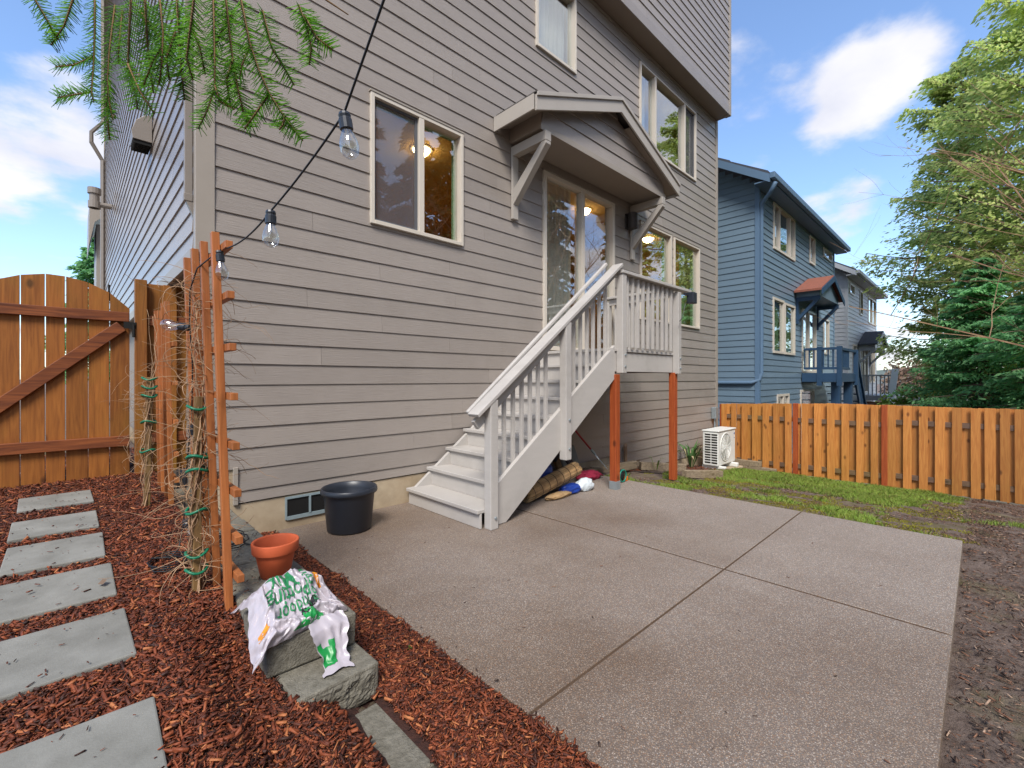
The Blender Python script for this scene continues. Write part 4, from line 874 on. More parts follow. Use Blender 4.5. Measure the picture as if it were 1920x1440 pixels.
MB().lathe([(.001, .003), (.022, .003), (.024, 0)], (ax1-.07, ay0+.011, azt-.12), 16, (0, -1, 0)).build('badge', 'blue_mark', ac); MB().lathe([(.001, .003), (.012, .003), (.013, 0)], (ax1-.07, ay0+.011, azt-.21), 12, (0, -1, 0)).build('badge', 'blue_mark', ac)
for x in (ax0+.12, ax1-.16): box('foot_block', 'ac_white', ac, x-.05, x+.05, ay0-.10, ay1+.04, azb-.09, azb-.001, .015)
box('base_pad', 'concrete', ac, ax0-.05, ax1+.05, ay0-.13, ay1+.06, azb-.22, azb-.091, .01)

# ------------------------------------------------------------------ things stored under the stairs
rl = thing('reed_roll', (4.0, 3.4, 0), 'rolled reed fencing lying under the stairs', 'reed roll')
ra, rb = Vector((3.52, 3.40, .085)), Vector((4.38, 3.42, .24)); rr = random.Random(9); dvec = (rb-ra).normalized(); xx = dvec.orthogonal().normalized(); yy_ = dvec.cross(xx); m = MB()
for i in range(420):
    th = rr.uniform(0, 2*math.pi); r_ = .082*math.sqrt(rr.uniform(.35, 1)); off = xx*math.cos(th)*r_+yy_*math.sin(th)*r_*.92; w = rr.uniform(.003, .0055)
    m.tube([ra+off-dvec*rr.uniform(-.03, .05), ra.lerp(rb, .5)+off+Vector((rr.uniform(-.004, .004), rr.uniform(-.004, .004), rr.uniform(-.004, .004))), rb+off+dvec*rr.uniform(-.04, .05)], w, 4)
m.build('reeds', 'reed', rl)
for k in range(7):
    c = ra.lerp(rb, .07+k*.143); m = MB().tube([c+xx*math.cos(t)*.088+yy_*math.sin(t)*.082 for t in [i*math.pi/10 for i in range(21)]], .003, 4, False); m.build('binding_wire', 'reed_tie', rl)
def lump(name, mat, c, rad, label, cat, seed, parent=None, fold=.45):
    bm = bmesh.new(); bmesh.ops.create_icosphere(bm, subdivisions=4, radius=1)
    for v in bm.verts:
        n = v.co.copy(); d = 1+fold*(1-2*abs(mnoise.noise(n*1.6+Vector((seed, 0, 0)))))*.5+.12*(1-2*abs(mnoise.noise(n*4+Vector((0, seed, 0)))))
        v.co = Vector((c[0]+n.x*rad[0]*d, c[1]+n.y*rad[1]*d, max(.004, c[2]+n.z*rad[2]*d)))
    me = bpy.data.meshes.new(name); bm.to_mesh(me); bm.free(); return link(name, me, mat, parent, smooth=True, label=label, cat=cat)
lump('tarp', 'blue_tarp', (3.92, 3.70, .16), (.26, .16, .19), 'crumpled blue tarp behind the reed roll under the stairs', 'tarp', 3)
lump('blue_cloth', 'blue_tarp', (4.20, 3.33, .045), (.16, .07, .05), 'blue cloth squeezed under the reed roll', 'cloth', 7)
lump('rag', 'rag_white', (4.42, 3.30, .06), (.12, .07, .07), 'white rag beside the reed roll', 'rag', 12)
lump('garden_gloves', 'glove_red', (4.93, 3.62, .045), (.16, .085, .05), 'pair of dark red garden gloves on the patio', 'gloves', 21, fold=.9)
lump('firewood', 'reed', (3.92, 3.28, .03), (.18, .05, .03), 'splintered orange stick of wood under the reed roll', 'wood', 5)
gl = bpy.data.objects['garden_gloves']
for k in range(5): a = -.6+k*.32; MB().tube([(5.02, 3.60+.02*k-.04, .05), (5.06+.05*math.cos(a), 3.58+.028*k-.03, .055), (5.10+.06*math.cos(a), 3.57+.035*k-.03, .03)], [.018, .016, .01], 8).build('finger', 'glove_red', gl, smooth=True)
ch = thing('folded_chair', (4.9, 3.95, 0), 'folded camp chair with black tubes leaning under the stairs', 'chair')
for k, (dx, dy) in enumerate(((0, 0), (.06, .02), (.12, .05), (.03, .07))):
    MB().tube([(4.86+dx, 3.72+dy, .02), (4.42+dx, 3.84+dy, .62)], .013, 8).build('tube', 'black_plastic', ch, smooth=True)
lump('seat_cloth', 'cable', (4.5, 3.85, .5), (.10, .07, .22), None, None, 31, ch)
for k, (dx, dy) in enumerate(((0, 0), (.06, .02), (.12, .05))): MB().lathe([(.001, 0), (.022, 0), (.022, .04), (.001, .04)], (4.865+dx, 3.715+dy, .0), 10).build('foot_cap', 'rag_white', ch)
MB().hexa([(5.05, 4.10, .0), (5.42, 4.10, 0), (5.42, 4.14, 0), (5.05, 4.14, 0), (5.02, 4.215, .34), (5.39, 4.215, .34), (5.39, 4.255, .34), (5.02, 4.255, .34)]).build('spare_paver', 'paver', None, .005, label='spare concrete paver leaning on the house below the landing', cat='paver')
MB().hexa([(4.90, 4.08, .0), (5.00, 4.08, 0), (5.00, 4.13, 0), (4.90, 4.13, 0), (4.86, 4.20, .36), (4.96, 4.20, .36), (4.96, 4.25, .36), (4.86, 4.25, .36)]).build('short_post', 'stake', None, .005, label='short weathered post leaning beside the spare paver', cat='post')
sh = thing('shovel', (5.45, 3.85, 0), 'shovel with red handle and steel blade leaning under the landing', 'shovel')
s0, s1 = Vector((5.42, 3.90, .28)), Vector((4.72, 4.20, 1.12)); MB().tube([s0, s1], .014, 8).build('handle', 'tool_red', sh, smooth=True)
m = MB(); d_ = (s0-s1).normalized(); e_ = Vector((0, 1, 0)).cross(d_).normalized()
m.tube([s0-d_*.05, s0+d_*.06], .018, 8); wv = Vector((.06, .07, .02))
for a, b_, w0, w1 in ((.05, .12, .03, .09), (.12, .30, .09, .085), (.30, .36, .085, .03)): m.hexa([s0+d_*a-wv*w0*10*.9-Vector((0, 0, .004)), s0+d_*a+wv*w0*10*.9-Vector((0, 0, .004)), s0+d_*a+wv*w0*10*.9+Vector((.004, 0, .004)), s0+d_*a-wv*w0*10*.9+Vector((.004, 0, .004)), s0+d_*b_-wv*w1*9-Vector((0, 0, .004)), s0+d_*b_+wv*w1*9-Vector((0, 0, .004)), s0+d_*b_+wv*w1*9+Vector((.004, 0, .004)), s0+d_*b_-wv*w1*9+Vector((.004, 0, .004))])
m.build('blade', 'galv', sh)
hr = thing('cord_reel', (5.15, 3.22, 0), 'small green cord reel on the patio behind the steel-shod post', 'reel')
for dy in (0, .08):
    MB().tube([Vector((5.10+.075*math.cos(a), 3.20+dy, .085+.075*math.sin(a))) for a in [i*math.pi/10 for i in range(21)]], .010, 6, False).build('reel_flange', 'green_plastic', hr, smooth=True)
MB().lathe([(.001, 0), (.05, 0), (.05, .075), (.001, .075)], (5.10, 3.203, .085), 18, (0, 1, 0)).build('cord_winding', 'cable', hr, smooth=True)
MB().box(5.16, 5.23, 3.20, 3.27, .002, .06).build('reel_handle', 'orange_plastic', hr, .008)
MB().beam((5.06, 3.24, .16), (5.24, 3.26, .10), .05, .03).build('reel_grip', 'black_plastic', hr, .006)
# ------------------------------------------------------------------ neighbouring houses
def nwin(parent, y, x0, x1, z0, z1, mulls=(), fw=.07, mat='frame', blind=None):
    m = MB().box(x0, x0+fw, y-.05, y+.05, z0, z1).box(x1-fw, x1, y-.05, y+.05, z0, z1).box(x0+fw, x1-fw, y-.05, y+.05, z1-fw, z1).box(x0+fw, x1-fw, y-.055, y+.05, z0, z0+fw)
    for a in mulls: m.box(a-.04, a+.04, y-.048, y+.05, z0+fw, z1-fw)
    w = m.build('window', mat, parent)
    cs = [x0+fw]+list(mulls)+[x1-fw]
    for a, b_ in zip(cs[:-1], cs[1:]): MB().box(a, b_, y+.01, y+.014, z0+fw, z1-fw).build('pane', 'glass', w)
    if blind: MB().box(x0+fw, x1-fw, y+.1, y+.11, z0+fw, z1-fw).build('blind', blind, w)
    return w
def neighbour(name, label, x0, x1, y, zb, ze, smat, tmat, rmat, wins, e, depth=9.0, joined=False, seed=1, slope=.62, oh=.45):
    h = thing(name, ((x0+x1)/2, y+depth/2, zb), label, 'house'); hl = [w[:4] for w in wins]
    siding(h, (0, y, 0), (1, 0, 0), (0, -1, 0), x0+.1, x1-.1, zb, ze, e, zb, hl, smat, seed=seed, lip=.024, joints=4, joined=joined)
    m = MB(); holed(m, x0+.02, x1-.02, zb, ze, hl, lambda m, a, b_, c_, d_: m.box(a, b_, y+.002, y+.14, c_, d_)); m.box(x0+.3, x1-.3, y+1.2, y+1.3, zb, ze); m.build('wall', 'dark', h)
    # gable end facing our yard
    ridge = ze+slope*depth/2
    hh = []; n = 40
    for i in range(n):
        a = -y-depth*(i+1)/n; b_ = -y-depth*i/n; ym = -(a+b_)/2-y; hh.append((a, b_, ze+slope*min(ym, depth-ym)-.02, 99))
    siding(h, (x0, 0, 0), (0, -1, 0), (-1, 0, 0), -y-depth*.55, -y-.09, zb, ridge, e, zb, hh, smat, seed=seed+1, lip=.024, joints=4, joined=joined)
    MB().prism([(x0+.002, y+.15, zb), (x0+.002, y+depth, zb), (x0+.002, y+depth, ze), (x0+.002, y+depth/2, ridge), (x0+.002, y+.15, ze)], (.1, 0, 0)).build('gable_wall', smat, h)
    box('corner_board', tmat, h, x0-.03, x0+.1, y-.03, y+.09, zb, ze, .004); box('corner_board', tmat, h, x1-.1, x1+.02, y-.03, y+.09, zb, ze, .004)
    a0, a1 = x0-oh, x1+oh*.6; yo = y-.42; zo = ze-.42*slope+.16
    for sg in (0, 1):
        if sg == 0: P0, P1 = Vector((a0, yo, zo)), Vector((a0, y+depth/2, ridge+.16))
        else: P0, P1 = Vector((a0, y+depth+.42, zo)), Vector((a0, y+depth/2, ridge+.16))
        t_ = Vector((0, 0, .10)); r_ = MB().prism([P0, P1, P1+t_, P0+t_], (a1-a0, 0, 0)).build('roof', rmat, h)
        MB().prism([P0+Vector((-.03, 0, -.16)), P1+Vector((-.03, 0, -.16)), P1+Vector((-.03, 0, .06)), P0+Vector((-.03, 0, .06))], (.028, 0, 0)).build('rake_board', tmat, r_)
        for k in range(5):
            q0, q1 = P0.lerp(P1, k/5+.01)+t_, P0.lerp(P1, (k+1)/5)+t_; MB().prism([q0+Vector((0, 0, .001)), q1+Vector((0, 0, .001)), q1+Vector((0, 0, .015)), q0+Vector((0, 0, .04))], (a1-a0, 0, 0)).build('shingle_course', rmat, r_)
    MB().box(a0-.02, a1+.02, yo-.12, yo-.001, zo-.06, zo+.10).build('gutter', tmat, h, .01)
    MB().box(a0, a1, yo, y-.03, zo-.10, zo-.07).build('eave_soffit', tmat, h)
    for w in wins:
        if len(w) > 4: nwin(h, y, w[0], w[1], w[2], w[3], w[4], blind=(w[5] if len(w) > 5 else None))
    return h
def ncanopy(h, x0, x1, cy_, y, z0, zr_, rmat, tmat, body):
    xr = (x0+x1)/2+.05; m = MB().prism([(x0+.3, cy_+.12, z0-.12), (x1-.3, cy_+.12, z0-.12), (x1-.3, cy_+.12, z0+.12), (xr, cy_+.12, zr_-.12), (x0+.3, cy_+.12, z0+.12)], (0, y-cy_-.14, 0)); c = m.build('canopy', body, h)
    for sx_, xe in ((-1, x0), (1, x1)):
        a, b_ = Vector((xe, cy_, z0)), Vector((xr, cy_, zr_)); t_ = Vector((0, 0, .07))
        MB().prism([a, b_, b_+t_, a+t_], (0, y-cy_-.03, 0)).build('roof_slab', rmat, c)
        MB().prism([a+Vector((0, -.03, -.14)), b_+Vector((0, -.03, -.14)), b_+Vector((0, -.03, .05)), a+Vector((0, -.03, .05))], (0, .028, 0)).build('fascia_board', tmat, c)
        xb_ = xe-sx_*.35; m = MB().box(xb_-.06, xb_+.06, y-.09, y-.026, z0-1.0, z0-.13).box(xb_-.061, xb_+.061, cy_+.1, y-.091, z0-.26, z0-.13); m.beam((xb_, y-.06, z0-.85), (xb_, cy_+.16, z0-.22), .10, .12, (1, 0, 0)); m.build('bracket', tmat, c)
    return c
BX0, BX1 = 13.76, 23.1
bh = neighbour('blue_house', 'slate blue neighbouring house with a dark blue balcony', BX0, BX1, 4.3, -1.3, 6.80, 'blue_siding', 'blue_trim', 'roof_dark',
    [(14.98, 17.2, 5.2, 6.58, (15.55, 16.65)), (19.1, 19.84, 5.5, 6.5, ()), (21.2, 22.6, 6.1, 6.5, ()), (14.93, 16.0, 2.1, 3.76, (), 'interior_green'), (16.08, 17.2, 2.1, 3.72, (), 'interior_green'), (18.1, 20.0, 1.55, 3.75, (19.0,)), (21.2, 22.1, 2.3, 3.7, ()), (15.33, 16.54, .2, .86, (15.95,)), (17.9, 19.7, -1.2, .95, ())], .178, seed=21)
ncanopy(bh, 17.1, 20.5, 3.5, 4.3, 4.16, 4.82, 'roof_moss', 'blue_deck', 'blue_siding')
m = MB().tube([(13.42, 3.78, 6.55), (13.55, 3.95, 6.35), (13.75, 4.2, 6.2), (13.80, 4.24, 6.0), (13.80, 4.24, 1.5), (13.78, 4.28, 1.3), (13.70, 4.45, 1.22), (13.70, 9, 1.18)], .055, 8); m.build('downspout', 'blue_trim', bh, smooth=True)
bb = MB().box(18.0, 20.9, 3.2, 4.26, 1.22, 1.52).build('balcony', 'blue_deck', bh, .01)
for (a, b_) in (((18.03, 4.2, 2.33), (18.03, 3.22, 2.33)), ((18.03, 3.22, 2.33), (20.88, 3.22, 2.33)), ((18.03, 4.2, 1.68), (18.03, 3.22, 1.68)), ((18.03, 3.22, 1.68), (19.6, 3.22, 1.68))): MB().beam(a, b_, .10, .08).build('rail', 'blue_deck', bb)
for y in np.linspace(4.18, 3.24, 8): MB().box(18.01, 18.05, y-.02, y+.02, 1.69, 2.29).build('baluster', 'blue_deck', bb)
for x in np.linspace(18.3, 19.6, 9): MB().box(x-.02, x+.02, 3.20, 3.24, 1.69, 2.29).build('baluster', 'blue_deck', bb)
for (x, y) in ((18.05, 3.2), (20.85, 3.2), (18.05, 3.75)): MB().box(x-.07, x+.07, y-.07, y+.07, 1.1, 2.4).build('rail_post', 'blue_deck', bb)
for x in (18.5, 20.5): MB().box(x-.13, x+.13, 3.25, 3.5, -1.6, 1.215).build('support_post', 'blue_deck', bb)
MB().prism([(20.9, 3.2, 1.52), (20.9, 3.2, 1.2), (23.1, 3.2, -1.2), (23.4, 3.2, -1.2)], (0, .06, 0)).build('stair_stringer', 'blue_deck', bb); MB().beam((20.9, 3.2, 2.35), (23.4, 3.2, -.3), .08, .1).build('stair_rail', 'blue_deck', bb)
for i in range(12): x = 21.0+i*.19; MB().box(x-.02, x+.02, 3.22, 3.26, 1.35-i*.2, 2.2-i*.2).build('baluster', 'blue_deck', bb)
for i in range(8): MB().box(20.95+i*.25, 21.22+i*.25, 3.27, 4.2, 1.28-i*.28, 1.32-i*.28).build('stair_tread', 'blue_deck', bb)
gh_ = neighbour('grey_house', 'pale grey house standing beyond the blue house', 25.9, 34.3, 4.3, -2.2, 6.25, 'grey_siding', 'grey_siding', 'roof_dark',
    [(26.3, 27.5, 5.35, 5.85, ()), (28.9, 29.75, 4.6, 5.85, ()), (31.4, 34.0, 4.4, 5.85, (32.7,)), (27.1, 28.0, 1.4, 3.0, ()), (29.3, 31.2, .6, 3.2, (30.2,)), (31.9, 33.6, 1.1, 3.0, (32.8,))], .19, joined=True, seed=31)
ncanopy(gh_, 28.3, 32.2, 3.5, 4.3, 3.0, 3.75, 'roof_dark', 'grey_siding', 'grey_siding')
m = MB(); gd = MB().box(28.6, 33.0, 2.9, 4.27, .25, .5).build('deck', 'grey_siding', gh_)
for y in np.linspace(2.95, 4.2, 9): MB().box(28.6, 28.65, y-.025, y+.025, .5, 1.45).build('baluster', 'grey_siding', gd)
MB().box(28.58, 28.68, 2.9, 4.25, 1.45, 1.53).build('rail', 'grey_siding', gd)
for i in range(9): MB().box(28.35-i*.22, 28.6-i*.22, 2.95, 4.2, .12-i*.2, .2-i*.2).build('stair_tread', 'brown_step', gd); MB().box(28.38-i*.22, 28.40-i*.22, 2.96, 4.19, -.07-i*.2, .115-i*.2).build('stair_riser', 'brown_step', gd)
MB().prism([(28.6, 2.85, 1.7), (28.6, 2.85, .3), (26.3, 2.85, -1.7), (25.9, 2.85, -1.7), (25.9, 2.85, -.6)], (0, .09, 0)).build('stair_side', 'white_paint', gd)
MB().prism([(28.62, 2.72, 1.75), (28.62, 2.98, 1.75), (25.9, 2.98, -.5), (25.9, 2.72, -.5)], (0, 0, .06)).build('stair_cap', 'white_paint', gd)
# a roof farther down the slope
fh = thing('distant_house', (58, 2.0, -6), 'low white house with a grey roof far beyond the fence', 'house')
MB().box(54, 64, -.4, 5.5, -8, -1.2).build('wall', 'white_paint', fh)
MB().prism([(53.4, -.9, -1.35), (53.4, 5.9, -1.35), (53.4, 2.5, .35)], (11.2, 0, 0)).build('roof', 'roof_dark', fh)
MB().prism([(53.35, -1.0, -1.5), (53.35, -1.0, -1.2), (53.35, 2.5, .55), (53.35, 2.5, .25)], (.1, 0, 0)).build('rake_board', 'white_paint', fh)
MB().box(53.97, 53.99, .9, 2.2, -3.6, -2.0).build('window', 'dark', fh)

# ------------------------------------------------------------------ vegetation
def conifer(name, label, base, H, rad, cb, nb, nleaf, lmat, seed, droop=.25, lsize=.22, lean=0, group='evergreen trees behind the yards', bare=.0, asp=.42, clump=.3, shape=.75, irr=.6):
    r = np.random.default_rng(seed); b0 = np.array(base, float); t = thing(name, base, label, 'tree', group)
    tr = [Vector((base[0]+lean*k*k, base[1]+.1*math.sin(k*5+seed), base[2]+H*k)) for k in np.linspace(0, .985, 14)]
    MB().tube(tr, [max(.012, .011*H*(1-k)*.9) for k in np.linspace(0, 1, 14)], 8).build('trunk', 'bark', t, smooth=True)
    lm = MB(); C = []; per = max(6, nleaf//nb)
    for i in range(nb):
        k = cb+(1-cb)*(i+r.uniform(0, 1))/nb; kk = (k-cb)/(1-cb); a = r.uniform(0, 6.283); ln = rad*((math.sin(math.pi*min(1, kk*.7+.2)) if shape < .4 else (1-kk)**shape*(.55+.45*min(1, kk*6+.4)))+.05)*r.uniform(irr, 1.12)
        p0 = np.array([base[0]+lean*k*k, base[1], base[2]+H*k]); d = np.array([math.cos(a), math.sin(a), 0])
        pts = [p0+d*ln*q+np.array([0, 0, ln*(.18*q-droop*2*q*q+.22*max(0, q-.7))]) for q in np.linspace(0, 1, 6)]
        lm.tube([tuple(p) for p in pts], [.012*ln*(1-.8*q)+.006 for q in np.linspace(0, 1, 6)], 4, False)
        q = r.uniform(bare+.06, 1.05, per)**.8; ix = np.clip(q*5, 0, 4.999); lo = ix.astype(int); fr = (ix-lo)[:, None]; pa = np.array(pts); c = pa[lo]*(1-fr)+pa[lo+1]*fr
        side = np.array([-d[1], d[0], 0]); off = r.normal(0, 1, per)*ln*clump*(1.05-q*.6)
        c = c+side*off[:, None]+np.array([0, 0, 1])*(-np.abs(off)*.35-np.abs(r.normal(0, .07, per))*ln*.6)[:, None]
        dirv = d[None]*r.uniform(.2, 1, per)[:, None]+side[None]*np.sign(off)[:, None]*r.uniform(.2, 1, per)[:, None]+np.array([0, 0, 1])*r.normal(-.35, .35, per)[:, None]
        C.append(np.concatenate([c, dirv], 1))
    lm.build('limbs', 'bark', t, kind='stuff'); C = np.concatenate(C); n = len(C); c, dv = C[:, :3], C[:, 3:]; dv /= np.linalg.norm(dv, axis=1)[:, None]
    sd_ = np.cross(dv, r.normal(0, .5, (n, 3))+np.array([0, 0, 1])); sd_ /= np.linalg.norm(sd_, axis=1)[:, None]; s = (lsize*r.uniform(.5, 1.35, n))[:, None]
    V = np.stack([c-dv*s*.5, c+sd_*s*asp*.5, c+dv*s*.6, c-sd_*s*asp*.5], 1).reshape(-1, 3)
    npmesh('crown', V, 4, lmat, parent=t); return t
conifer('cedar_tree', 'tall slender cedar with airy drooping crown beyond the fence', (25.9, .55, -2.2), 16.3, 2.8, .16, 190, 66000, 'cedar_leaf', 5, .02, .16, clump=.36, shape=.36, irr=.4, asp=.5)
conifer('cedar_tree', 'tall cedar at the edge of the yard behind bare branches', (22.4, -1.75, -2.0), 16.8, 3.0, .12, 180, 62000, 'cedar_leaf', 6, .02, .16, clump=.36, shape=.36, irr=.4, asp=.5)
conifer('fir_tree', 'dense dark green fir spreading low above the fence', (19.3, -.05, -1.8), 6.7, 2.7, .05, 170, 52000, 'cedar_leaf_dark', 7, .12, .13, clump=.3)
conifer('fir_tree', 'dark green fir crowding the fence at the yard corner', (16.6, -1.2, -1.6), 5.9, 2.5, .05, 140, 34000, 'cedar_leaf_dark', 8, .14, .12, clump=.3)
conifer('cypress_tree', 'loose yellow-green cypress between the two dark firs', (18.6, -1.9, -1.6), 9.5, 1.9, .1, 110, 20000, 'cedar_leaf', 9, .2, .14)
conifer('spruce_tree', 'conifer top showing beside the side wall behind the gate', (1.0, 33.0, .5), 8.4, 2.5, .1, 100, 14000, 'cedar_leaf_dark', 10, .1, .26)
# fir belt on the far side of the yard, mirrored in the windows
for i, (x, y, h, sd_) in enumerate(((1.5, -12.5, 16, 20), (5.2, -14, 18, 21), (9.4, -12.0, 15, 22), (14.0, -13.5, 18, 23), (19.5, -11.5, 16, 24), (25.5, -13, 18, 25), (-3.5, -14, 17, 26), (31.5, -11.5, 17, 27), (3.4, -11.5, 14, 28), (7.4, -15, 17, 29), (11.6, -15, 18, 30), (16.8, -14.5, 17, 31), (22.3, -14, 16, 32), (-.8, -15, 18, 33))):
    if i == 0: proto = conifer('fir_tree', 'tall shaggy fir in the belt of trees behind the yard', (x, y, -.6), 16, 3.1, .08, 110, 9000, 'fir_leaf', sd_, .3, .5, group='belt of firs behind the yard'); continue
    c = proto.copy(); COL.objects.link(c); c.location = (x, y, -.6); c.rotation_euler = (0, 0, i*1.3); c.scale = (h/16, h/16, h/16)
    for chd in list(proto.children): d = chd.copy(); COL.objects.link(d); d.parent = c; d.matrix_parent_inverse = chd.matrix_parent_inverse.copy()
def bare_tree(name, label, base, H, seed, spread, lv=4, mat='bark', aim=None, r0=.09, group=None):
    rr = random.Random(seed); m = MB(); t = thing(name, base, label, 'tree', group); tips = []; tk = MB()
    def grow(p, d, ln, w, lev):
        pts = [p]; n = 6
        for j in range(n):
            d = (d+Vector((rr.uniform(-.16, .16), rr.uniform(-.16, .16), rr.uniform(-.08, .14)))).normalized(); p = p+d*ln/n; pts.append(p)
        (tk if lev == lv else m).tube(pts, [w*(1-.55*j/n) for j in range(n+1)], 7 if lev == lv else 4, False)
        if lev == 0: tips.append(pts); return
        for j in range(rr.randint(3, 5) if lev < lv else rr.randint(9, 12)):
            k = rr.uniform(.25, 1); q = pts[min(n, int(k*n))]; a = rr.uniform(0, 6.283); s = Vector((math.cos(a), math.sin(a), rr.uniform(-.1, .6)))
            if aim and lev == lv: s = (s+Vector(aim)*1.2)
            grow(q, (d*.45+s*spread).normalized(), ln*rr.uniform(.42, .7), w*.42, lev-1)
    grow(Vector(base), Vector((0, 0, 1)), H, r0, lv); tk.build('trunk', mat, t, smooth=True); m.build('branches', mat, t); return t
bare_tree('bare_tree', 'leafless tree with long thin branches reaching over the fence corner', (13.2, -1.75, -1.2), 7.4, 4, .9, 4, 'twig', (-.1, .7, .15), .06)
bare_tree('bare_tree', 'leafless tree standing behind the yard near the fir belt', (8.0, -5.2, -.7), 6.5, 14, .8, 4, 'bark', None, .12)
def shrub(name, label, base, rad, n, mat, seed, ls=.12, cat='shrub', parts=True):
    r = np.random.default_rng(seed); t = thing(name, base, label, cat); m = MB()
    for i in range(9): a = r.uniform(0, 6.283); m.tube([base, (base[0]+math.cos(a)*rad[0]*.3, base[1]+math.sin(a)*rad[1]*.3, base[2]+rad[2]*.7), (base[0]+math.cos(a)*rad[0]*.7, base[1]+math.sin(a)*rad[1]*.7, base[2]+rad[2]*1.6)], [.02, .012, .005], 4)
    m.build('stems', 'bark', t); u = r.normal(0, 1, (n, 3)); u /= np.linalg.norm(u, axis=1)[:, None]; nz = np.array([mnoise.noise(Vector(q)*2.3) for q in u]); rr_ = r.uniform(.45, 1, n)*(1+.5*nz)
    c = np.array(base)+np.array([0, 0, rad[2]])+u*np.array(rad)*rr_[:, None]; dv = r.normal(0, 1, (n, 3)); dv /= np.linalg.norm(dv, axis=1)[:, None]; sd_ = np.cross(dv, r.normal(0, 1, (n, 3))); sd_ /= np.linalg.norm(sd_, axis=1)[:, None]; s = (ls*r.uniform(.6, 1.3, n))[:, None]
    npmesh('foliage', np.stack([c-dv*s*.5, c+sd_*s*.28, c+dv*s*.5, c-sd_*s*.28], 1).reshape(-1, 3), 4, mat, parent=t); return t
shrub('shrub', 'bright green shrub showing above the fence beside the dark fir', (20.5, 1.75, -1.8), (1.3, 1.0, 1.35), 5000, 'shrub_leaf', 3, .16)
shrub('brown_tree', 'bare brown tree crown in the distance left of the firs', (70, 4.6, -6), (5, 4, 5.0), 7000, 'brown_leaf', 4, .5, 'tree'); shrub('brown_tree', 'smaller brown tree crown beside the distant grey roof', (76, 1.0, -7), (4, 5, 4.6), 6000, 'brown_leaf', 5, .5, 'tree')
# wooded hills on the horizon
hx = np.linspace(-1.2, 1.6, 90); vs = []; fs = []
for i, a in enumerate(hx):
    R_ = 420; x, y = R_*math.cos(a), R_*math.sin(a); h = 6+5*mnoise.noise((a*6, 0, 0))+2.5*mnoise.noise((a*25, 1, 0))
    vs += [(x, y, -30), (x*1.05, y*1.05, h), (x*1.3, y*1.3, h-3)]
for i in range(len(hx)-1): k = i*3; fs += [(k, k+3, k+4, k+1), (k+1, k+4, k+5, k+2)]
MB().add(vs, fs).build('hills', 'hill_wood', None, smooth=True, kind='structure')
# grass and moss on the lawn
def blades(name, P, hmin, hmax, w, mat, **kw):
    n = len(P); a = RNG.uniform(0, 6.283, n); h = RNG.uniform(hmin, hmax, n); ln = RNG.normal(0, .5, (n, 2))*h[:, None]
    s = np.stack([np.cos(a), np.sin(a), np.zeros(n)], 1)*w
    tip = P+np.stack([ln[:, 0], ln[:, 1], h], 1); mid = P+np.stack([ln[:, 0]*.35, ln[:, 1]*.35, h*.6], 1)
    V = np.stack([P-s, P+s, mid+s*.7, tip, mid-s*.7], 1).reshape(-1, 3); return npmesh(name, V, 5, mat, **kw)
def lawn_mask(x, y, thr, sc_, sd_):
    v = np.array([mnoise.noise((a*sc_, b_*sc_, sd_))+.5*mnoise.noise((a*sc_*3, b_*sc_*3, sd_)) for a, b_ in zip(x, y)]); return v
def lawn_pts(n, thr, sc_, sd_, bias):
    x = RNG.uniform(5.3, 10.85, n); y = RNG.uniform(-1.0, 3.7, n); v = lawn_mask(x, y, thr, sc_, sd_)+bias(x, y); k = v > thr; x, y = x[k], y[k]
    return np.stack([x, y, gz(x, y)+.02*0+np.array([.03*mnoise.noise((a*2.2, b_*2.2, 0))+.018*mnoise.noise((a*7, b_*7, 3)) for a, b_ in zip(x, y)])-.004], 1)
strip = lambda x, y: .9*sm(7.2, 9.2, x)*sm(3.9, 3.4, y+.18*(10.9-x)*0)*sm(-.2, .9, y)-.45*sm(.9, -.2, y)-.6*sm(3.2, 3.6, y)*sm(7.0, 7.8, x)
blades('grass', lawn_pts(110000, .18, 1.6, 2, strip), .025, .065, .0028, 'grass_blade', kind='stuff', label='patchy grass growing between the patio and the cedar fence', cat='grass')
blades('moss', lawn_pts(130000, .0, 1.9, 6, lambda x, y: -.15*sm(8, 10, x)+.1*sm(.2, 1.6, y)-.7*sm(.35, -.25, y)-.5*sm(2.8, 3.3, y)), .008, .022, .004, 'moss_blade', kind='stuff', label='low yellow-green moss on the bare lawn soil', cat='moss')
P = pts_in(60000, 1.5, 10.8, -2.3, .09); x_ = RNG.uniform(5.28, 10.8, 26000); y_ = RNG.uniform(-.2, 3.6, 26000)
P = np.concatenate([P, np.stack([x_, y_, gz(x_, y_)+.01], 1)]); k_ = np.array([mnoise.noise((a*1.8, b_*1.8, 9)) > (-.3 if b_ < .1 else .0) for a, b_ in P[:, :2]]); scatter_chips('leaf_litter', P[k_], .004, .036, 'litter_chip', -.002, .3, kind='stuff', label='brown twigs and leaf litter on the bare soil beside the patio', cat='litter')
x_ = RNG.uniform(4.9, 10.6, 12000); y_ = RNG.uniform(2.7, 4.28, 12000); k_ = (y_ > 4.05-.14*(x_-4.9)+.25*sm(9, 10, x_)) & (x_ > 5.3) & ~((x_ > 9.3) & (y_ > 3.6))
Pm = np.stack([x_, y_, gz(x_, y_)+.03], 1)[k_]; scatter_chips('red_mulch', Pm, .012, .045, 'mulch_chip', 0, kind='stuff', label='red bark mulch along the foot of the house wall', cat='mulch')
